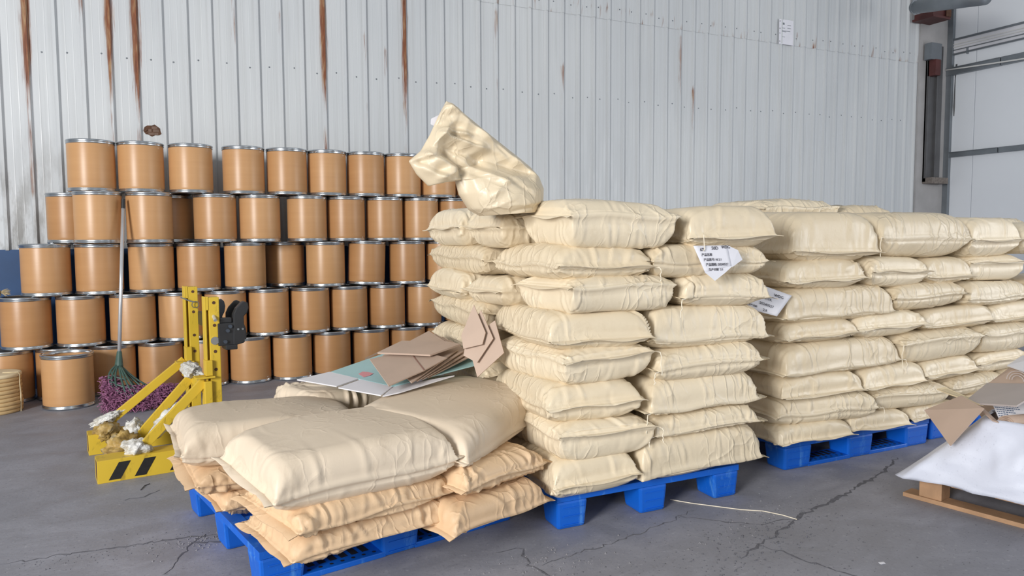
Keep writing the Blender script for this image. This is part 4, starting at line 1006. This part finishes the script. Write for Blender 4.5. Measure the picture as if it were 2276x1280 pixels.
for _ in range(3600):
    t = rm.random(); px = 232+rm.betavariate(1.1, 1.4)*168; top = 838 if px < 260 else (858 if px < 340 else 850+ (px-340)*.1)
    py = rm.uniform(top, 908 if px < 330 else 900); y = 6.16-.19*(py-838)/70+rm.uniform(-.05, .05)
    p = Vector(at_y(px, py, y))-Vector((mp0[0], mp0[1], 0)); p.z = max(.006, p.z); a = rm.uniform(0, 6.28); L = rm.uniform(.03, .06)
    d1 = Vector((math.cos(a), -abs(math.sin(a))*.8, rm.uniform(-.9, .4))).normalized()*L
    q = p+d1; q.z = max(.005, q.z); m_ = p.lerp(q, .5)+Vector((rm.uniform(-.014, .014), -.012, rm.uniform(0, .014)))
    br.tube([p, m_, q], .0026, 3, False)
stuff(br.build('shaggy_head', 'purple_yarn', mt))

# ------------------------------------------------------------------ wrapped load at the right front
LO = Vector((3.19, 2.28, 0)); LA = R(-90+11.5)          # own x runs from the far corner toward the camera, own y to the right
wp = tag(empty('wooden_pallet', LO, (0, 0, LA)), 'wooden pallet under the white wrapped load at the right', 'pallet')
for y in (0, .42, .86): MB().box((-.05, y, 0), (1.25, y+.09, .02)).build('bottom_board', 'wood', wp, bevel=.002)
for x in (.02, .55, 1.1):
    for y in (.0, .42, .86): MB().box((x, y+.008, .02), (x+.10, y+.10, .10)).build('block', 'wood', wp, bevel=.003)
for k in range(7): MB().box((-.02+k*.18, 0, .10), (.10+k*.18, .95, .12)).build('top_board', 'wood', wp, bevel=.002)
wl = tag(empty('wrapped_load', LO, (0, 0, LA)), 'white woven sheet wrapped round a load on the wooden pallet', 'sheet')
def load_sheet():
    # upper rim path and lower hem path in the pallet frame, from the back corner round the left side
    rg = np.random.default_rng(9); nU, nV = 90, 26; S = np.linspace(0, 1, nU)
    def path(keys):
        k = np.array(keys, float); d = np.r_[0, np.cumsum(np.linalg.norm(np.diff(k, axis=0), axis=1))]; d /= d[-1]; return np.stack([np.interp(S, d, k[:, i]) for i in range(3)], 1)
    top = path([(.12, 1.0, .44), (.20, .55, .44), (.27, .08, .44), (.30, .03, .44), (.45, .025, .445), (.75, .02, .45), (1.2, .02, .45)])
    hem = path([(-.02, 1.0, .125), (-.05, .50, .12), (-.065, -.02, .105), (-.02, -.09, .11), (.15, -.05, .12), (.55, -.035, .115), (1.2, -.03, .11)])
    P = np.zeros((nU, nV, 3))
    for j, t in enumerate(np.linspace(0, 1, nV)):
        b = math.sin(math.pi*t)*.015; P[:, j] = top*(1-t)+hem*t; P[:, j, 1] -= b
    a = np.linspace(0, 1, nV)[None]
    w = sum(rg.uniform(.001, .004)*np.sin(S[:, None]*rg.uniform(15, 80)+a*rg.uniform(-9, 9)+rg.uniform(0, 6)) for _ in range(9))*(.3+a)
    for k in range(22):
        s0, a0 = rg.uniform(.2, 1), rg.uniform(0, 1); th = rg.normal(.3, .6); al = (S[:, None]-s0)*2*math.cos(th)+(a-a0)*.4*math.sin(th); ac = -(S[:, None]-s0)*2*math.sin(th)+(a-a0)*.4*math.cos(th)
        w = w+rg.uniform(.003, .010)*np.exp(-(al/.14)**2)*np.clip(1-np.abs(ac)/.02, 0, 1)
    tri = lambda q: 2*np.abs(2*((q/(2*np.pi)) % 1)-1)-1
    for k in range(7):
        th = rg.uniform(-.9, .9); w = w+rg.uniform(.002, .0045)*tri((S[:, None]*1.3*math.cos(th)+a*.35*math.sin(th)+.02*np.sin(a*7+k))*2*np.pi/rg.uniform(.10, .26)+rg.uniform(0, 6))*np.clip(.2+np.sin(S[:, None]*9+a*4+k*2.1), 0, 1)
    w = w+.022*np.clip(1-np.abs(S[:, None]-.405-.02*a)/.035, 0, 1)*(1-.5*a)
    P[..., 1] -= w; P[..., 0] -= .5*w
    P[:, -1, 2] += .0025*np.sin(S*60); P[:, -1, 1] += .003*np.sin(S*55)
    back = np.clip(1-S/.42, 0, 1)[:, None]; P[..., 0] -= .018*np.sin(a*22+S[:, None]*14)*back*a
    idx = np.arange(nU*nV).reshape(nU, nV); f = [(idx[i, j], idx[i, j+1], idx[i+1, j+1], idx[i+1, j]) for i in range(nU-1) for j in range(nV-1)]
    o = link('side_sheet', mesh('side_sheet', P.reshape(-1, 3), f, True), 'woven', wl); md = o.modifiers.new('thick', 'SOLIDIFY'); md.thickness = .002; md.offset = -1
load_sheet()
MB().box((.30, .06, .12), (1.2, .95, .40)).build('load_core', 'carton', wl)
def X3(px, py, x): return Vector(at_x(px, py, x))
def rcarton(label, pts, mat='carton', t=.005):
    o, c, nr = carton(label, pts, mat, 'carton boards on the wrapped load', t); return o, c, nr
rcarton('brown carton flap hanging over the far corner of the wrapped load', [X3(2054, 911, 3.24), X3(2111, 990, 3.13), X3(2186, 907, 3.15), X3(2137, 879, 3.27)], t=.006)
rcarton('narrow pale board edge behind the hanging carton flap', [X3(2082, 866, 3.42), X3(2100, 862, 3.45), X3(2150, 884, 3.42), X3(2186, 902, 3.30), X3(2176, 900, 3.27), X3(2106, 876, 3.36)], 'pale_board')
rcarton('flat grey-brown carton flap lying across the wrapped load', [X3(2141, 894, 3.30), X3(2259, 901, 3.22), X3(2310, 870, 3.40), X3(2310, 853, 3.56), X3(2194, 851, 3.62)], 'carton_grey', .007)
o, c, nr = rcarton('brown carton wall standing behind the flat flap', [X3(2196, 852, 3.66), X3(2320, 856, 3.62), X3(2320, 780, 3.85), X3(2250, 812, 3.80)])
ci = MB()
for k in range(3):
    r = .05-.012*k
    ci.tube([Vector(at_x(2262, 846, 3.60))-c+Vector((-.0, -r*math.cos(a), r*math.sin(a)*.9)) for a in np.linspace(.0, math.pi, 14)], .002, 5)
ci.build('round_stamp', 'carton_grey', o)
rcarton('white sheet lying over the carton wall at the right edge', [X3(2238, 812, 3.72), X3(2310, 838, 3.60), X3(2320, 790, 3.80), X3(2272, 790, 3.85)], 'white_board')
rcarton('thin brown board slanting inside the wrapped load', [X3(2162, 893, 3.32), X3(2207, 934, 3.25), X3(2220, 938, 3.27), X3(2170, 892, 3.38)])
PPN = np.array([-.80, -.42, .42]); PP0 = np.array(at_x(2204, 897, 3.44))
def Q3(px, py, d=0.): return Vector(at_plane(px, py, PP0+PPN*d, PPN))
o, c, nr = rcarton('white printed carton panel with lines of blue small print', [Q3(2204, 894), Q3(2224, 940), Q3(2320, 952), Q3(2320, 894)], 'white_board')
rq = random.Random(4)
for k, (x0, x1) in enumerate(((2211, 2262), (2212, 2266), (2215, 2250), (2216, 2256), (2218, 2242), (2220, 2278), (2223, 2284), (2226, 2290), (2262, 2292))):
    b_ = MB(); x = x0; y_ = 899+4.6*k
    while x < x1:
        w = rq.uniform(2, 6); b_.add([p-c for p in (Q3(x, y_+.10*(x-x0), .0016), Q3(x, y_+2.2+.10*(x-x0), .0016), Q3(x+w, y_+2.2+.10*(x+w-x0), .0016), Q3(x+w, y_+.10*(x+w-x0), .0016))], [(0, 1, 2, 3)]); x += w+1.2
    b_.build('print_line', 'blue_ink', o)
rcarton('dark brown carton wall inside the wrapped load behind the print', [X3(2150, 885, 3.72), X3(2205, 960, 3.60), X3(2330, 975, 3.50), X3(2330, 850, 3.74)])
# rolled corrugated board, seen end-on
rp = Vector(at_x(2237, 944, 3.30)); spr = MB()
pts = [rp+Vector((0, -(.012+.0085*a/6.28)*math.cos(a), (.012+.0085*a/6.28)*math.sin(a))) for a in np.linspace(0, 6.28*3.6, 70)]
v = []; f = []
for i, p in enumerate(pts): v += [tuple(p-rp), tuple(p-rp+Vector((.22, -.01, -.01)))]
for i in range(len(pts)-1): f.append((2*i, 2*i+1, 2*i+3, 2*i+2))
o = link('rolled_board', mesh('rolled_board', v, f, True), 'carton', None, rp); o.modifiers.new('thick', 'SOLIDIFY').thickness = .0032
tag(o, 'roll of brown corrugated board showing its spiral end in the wrapped load', 'board roll')
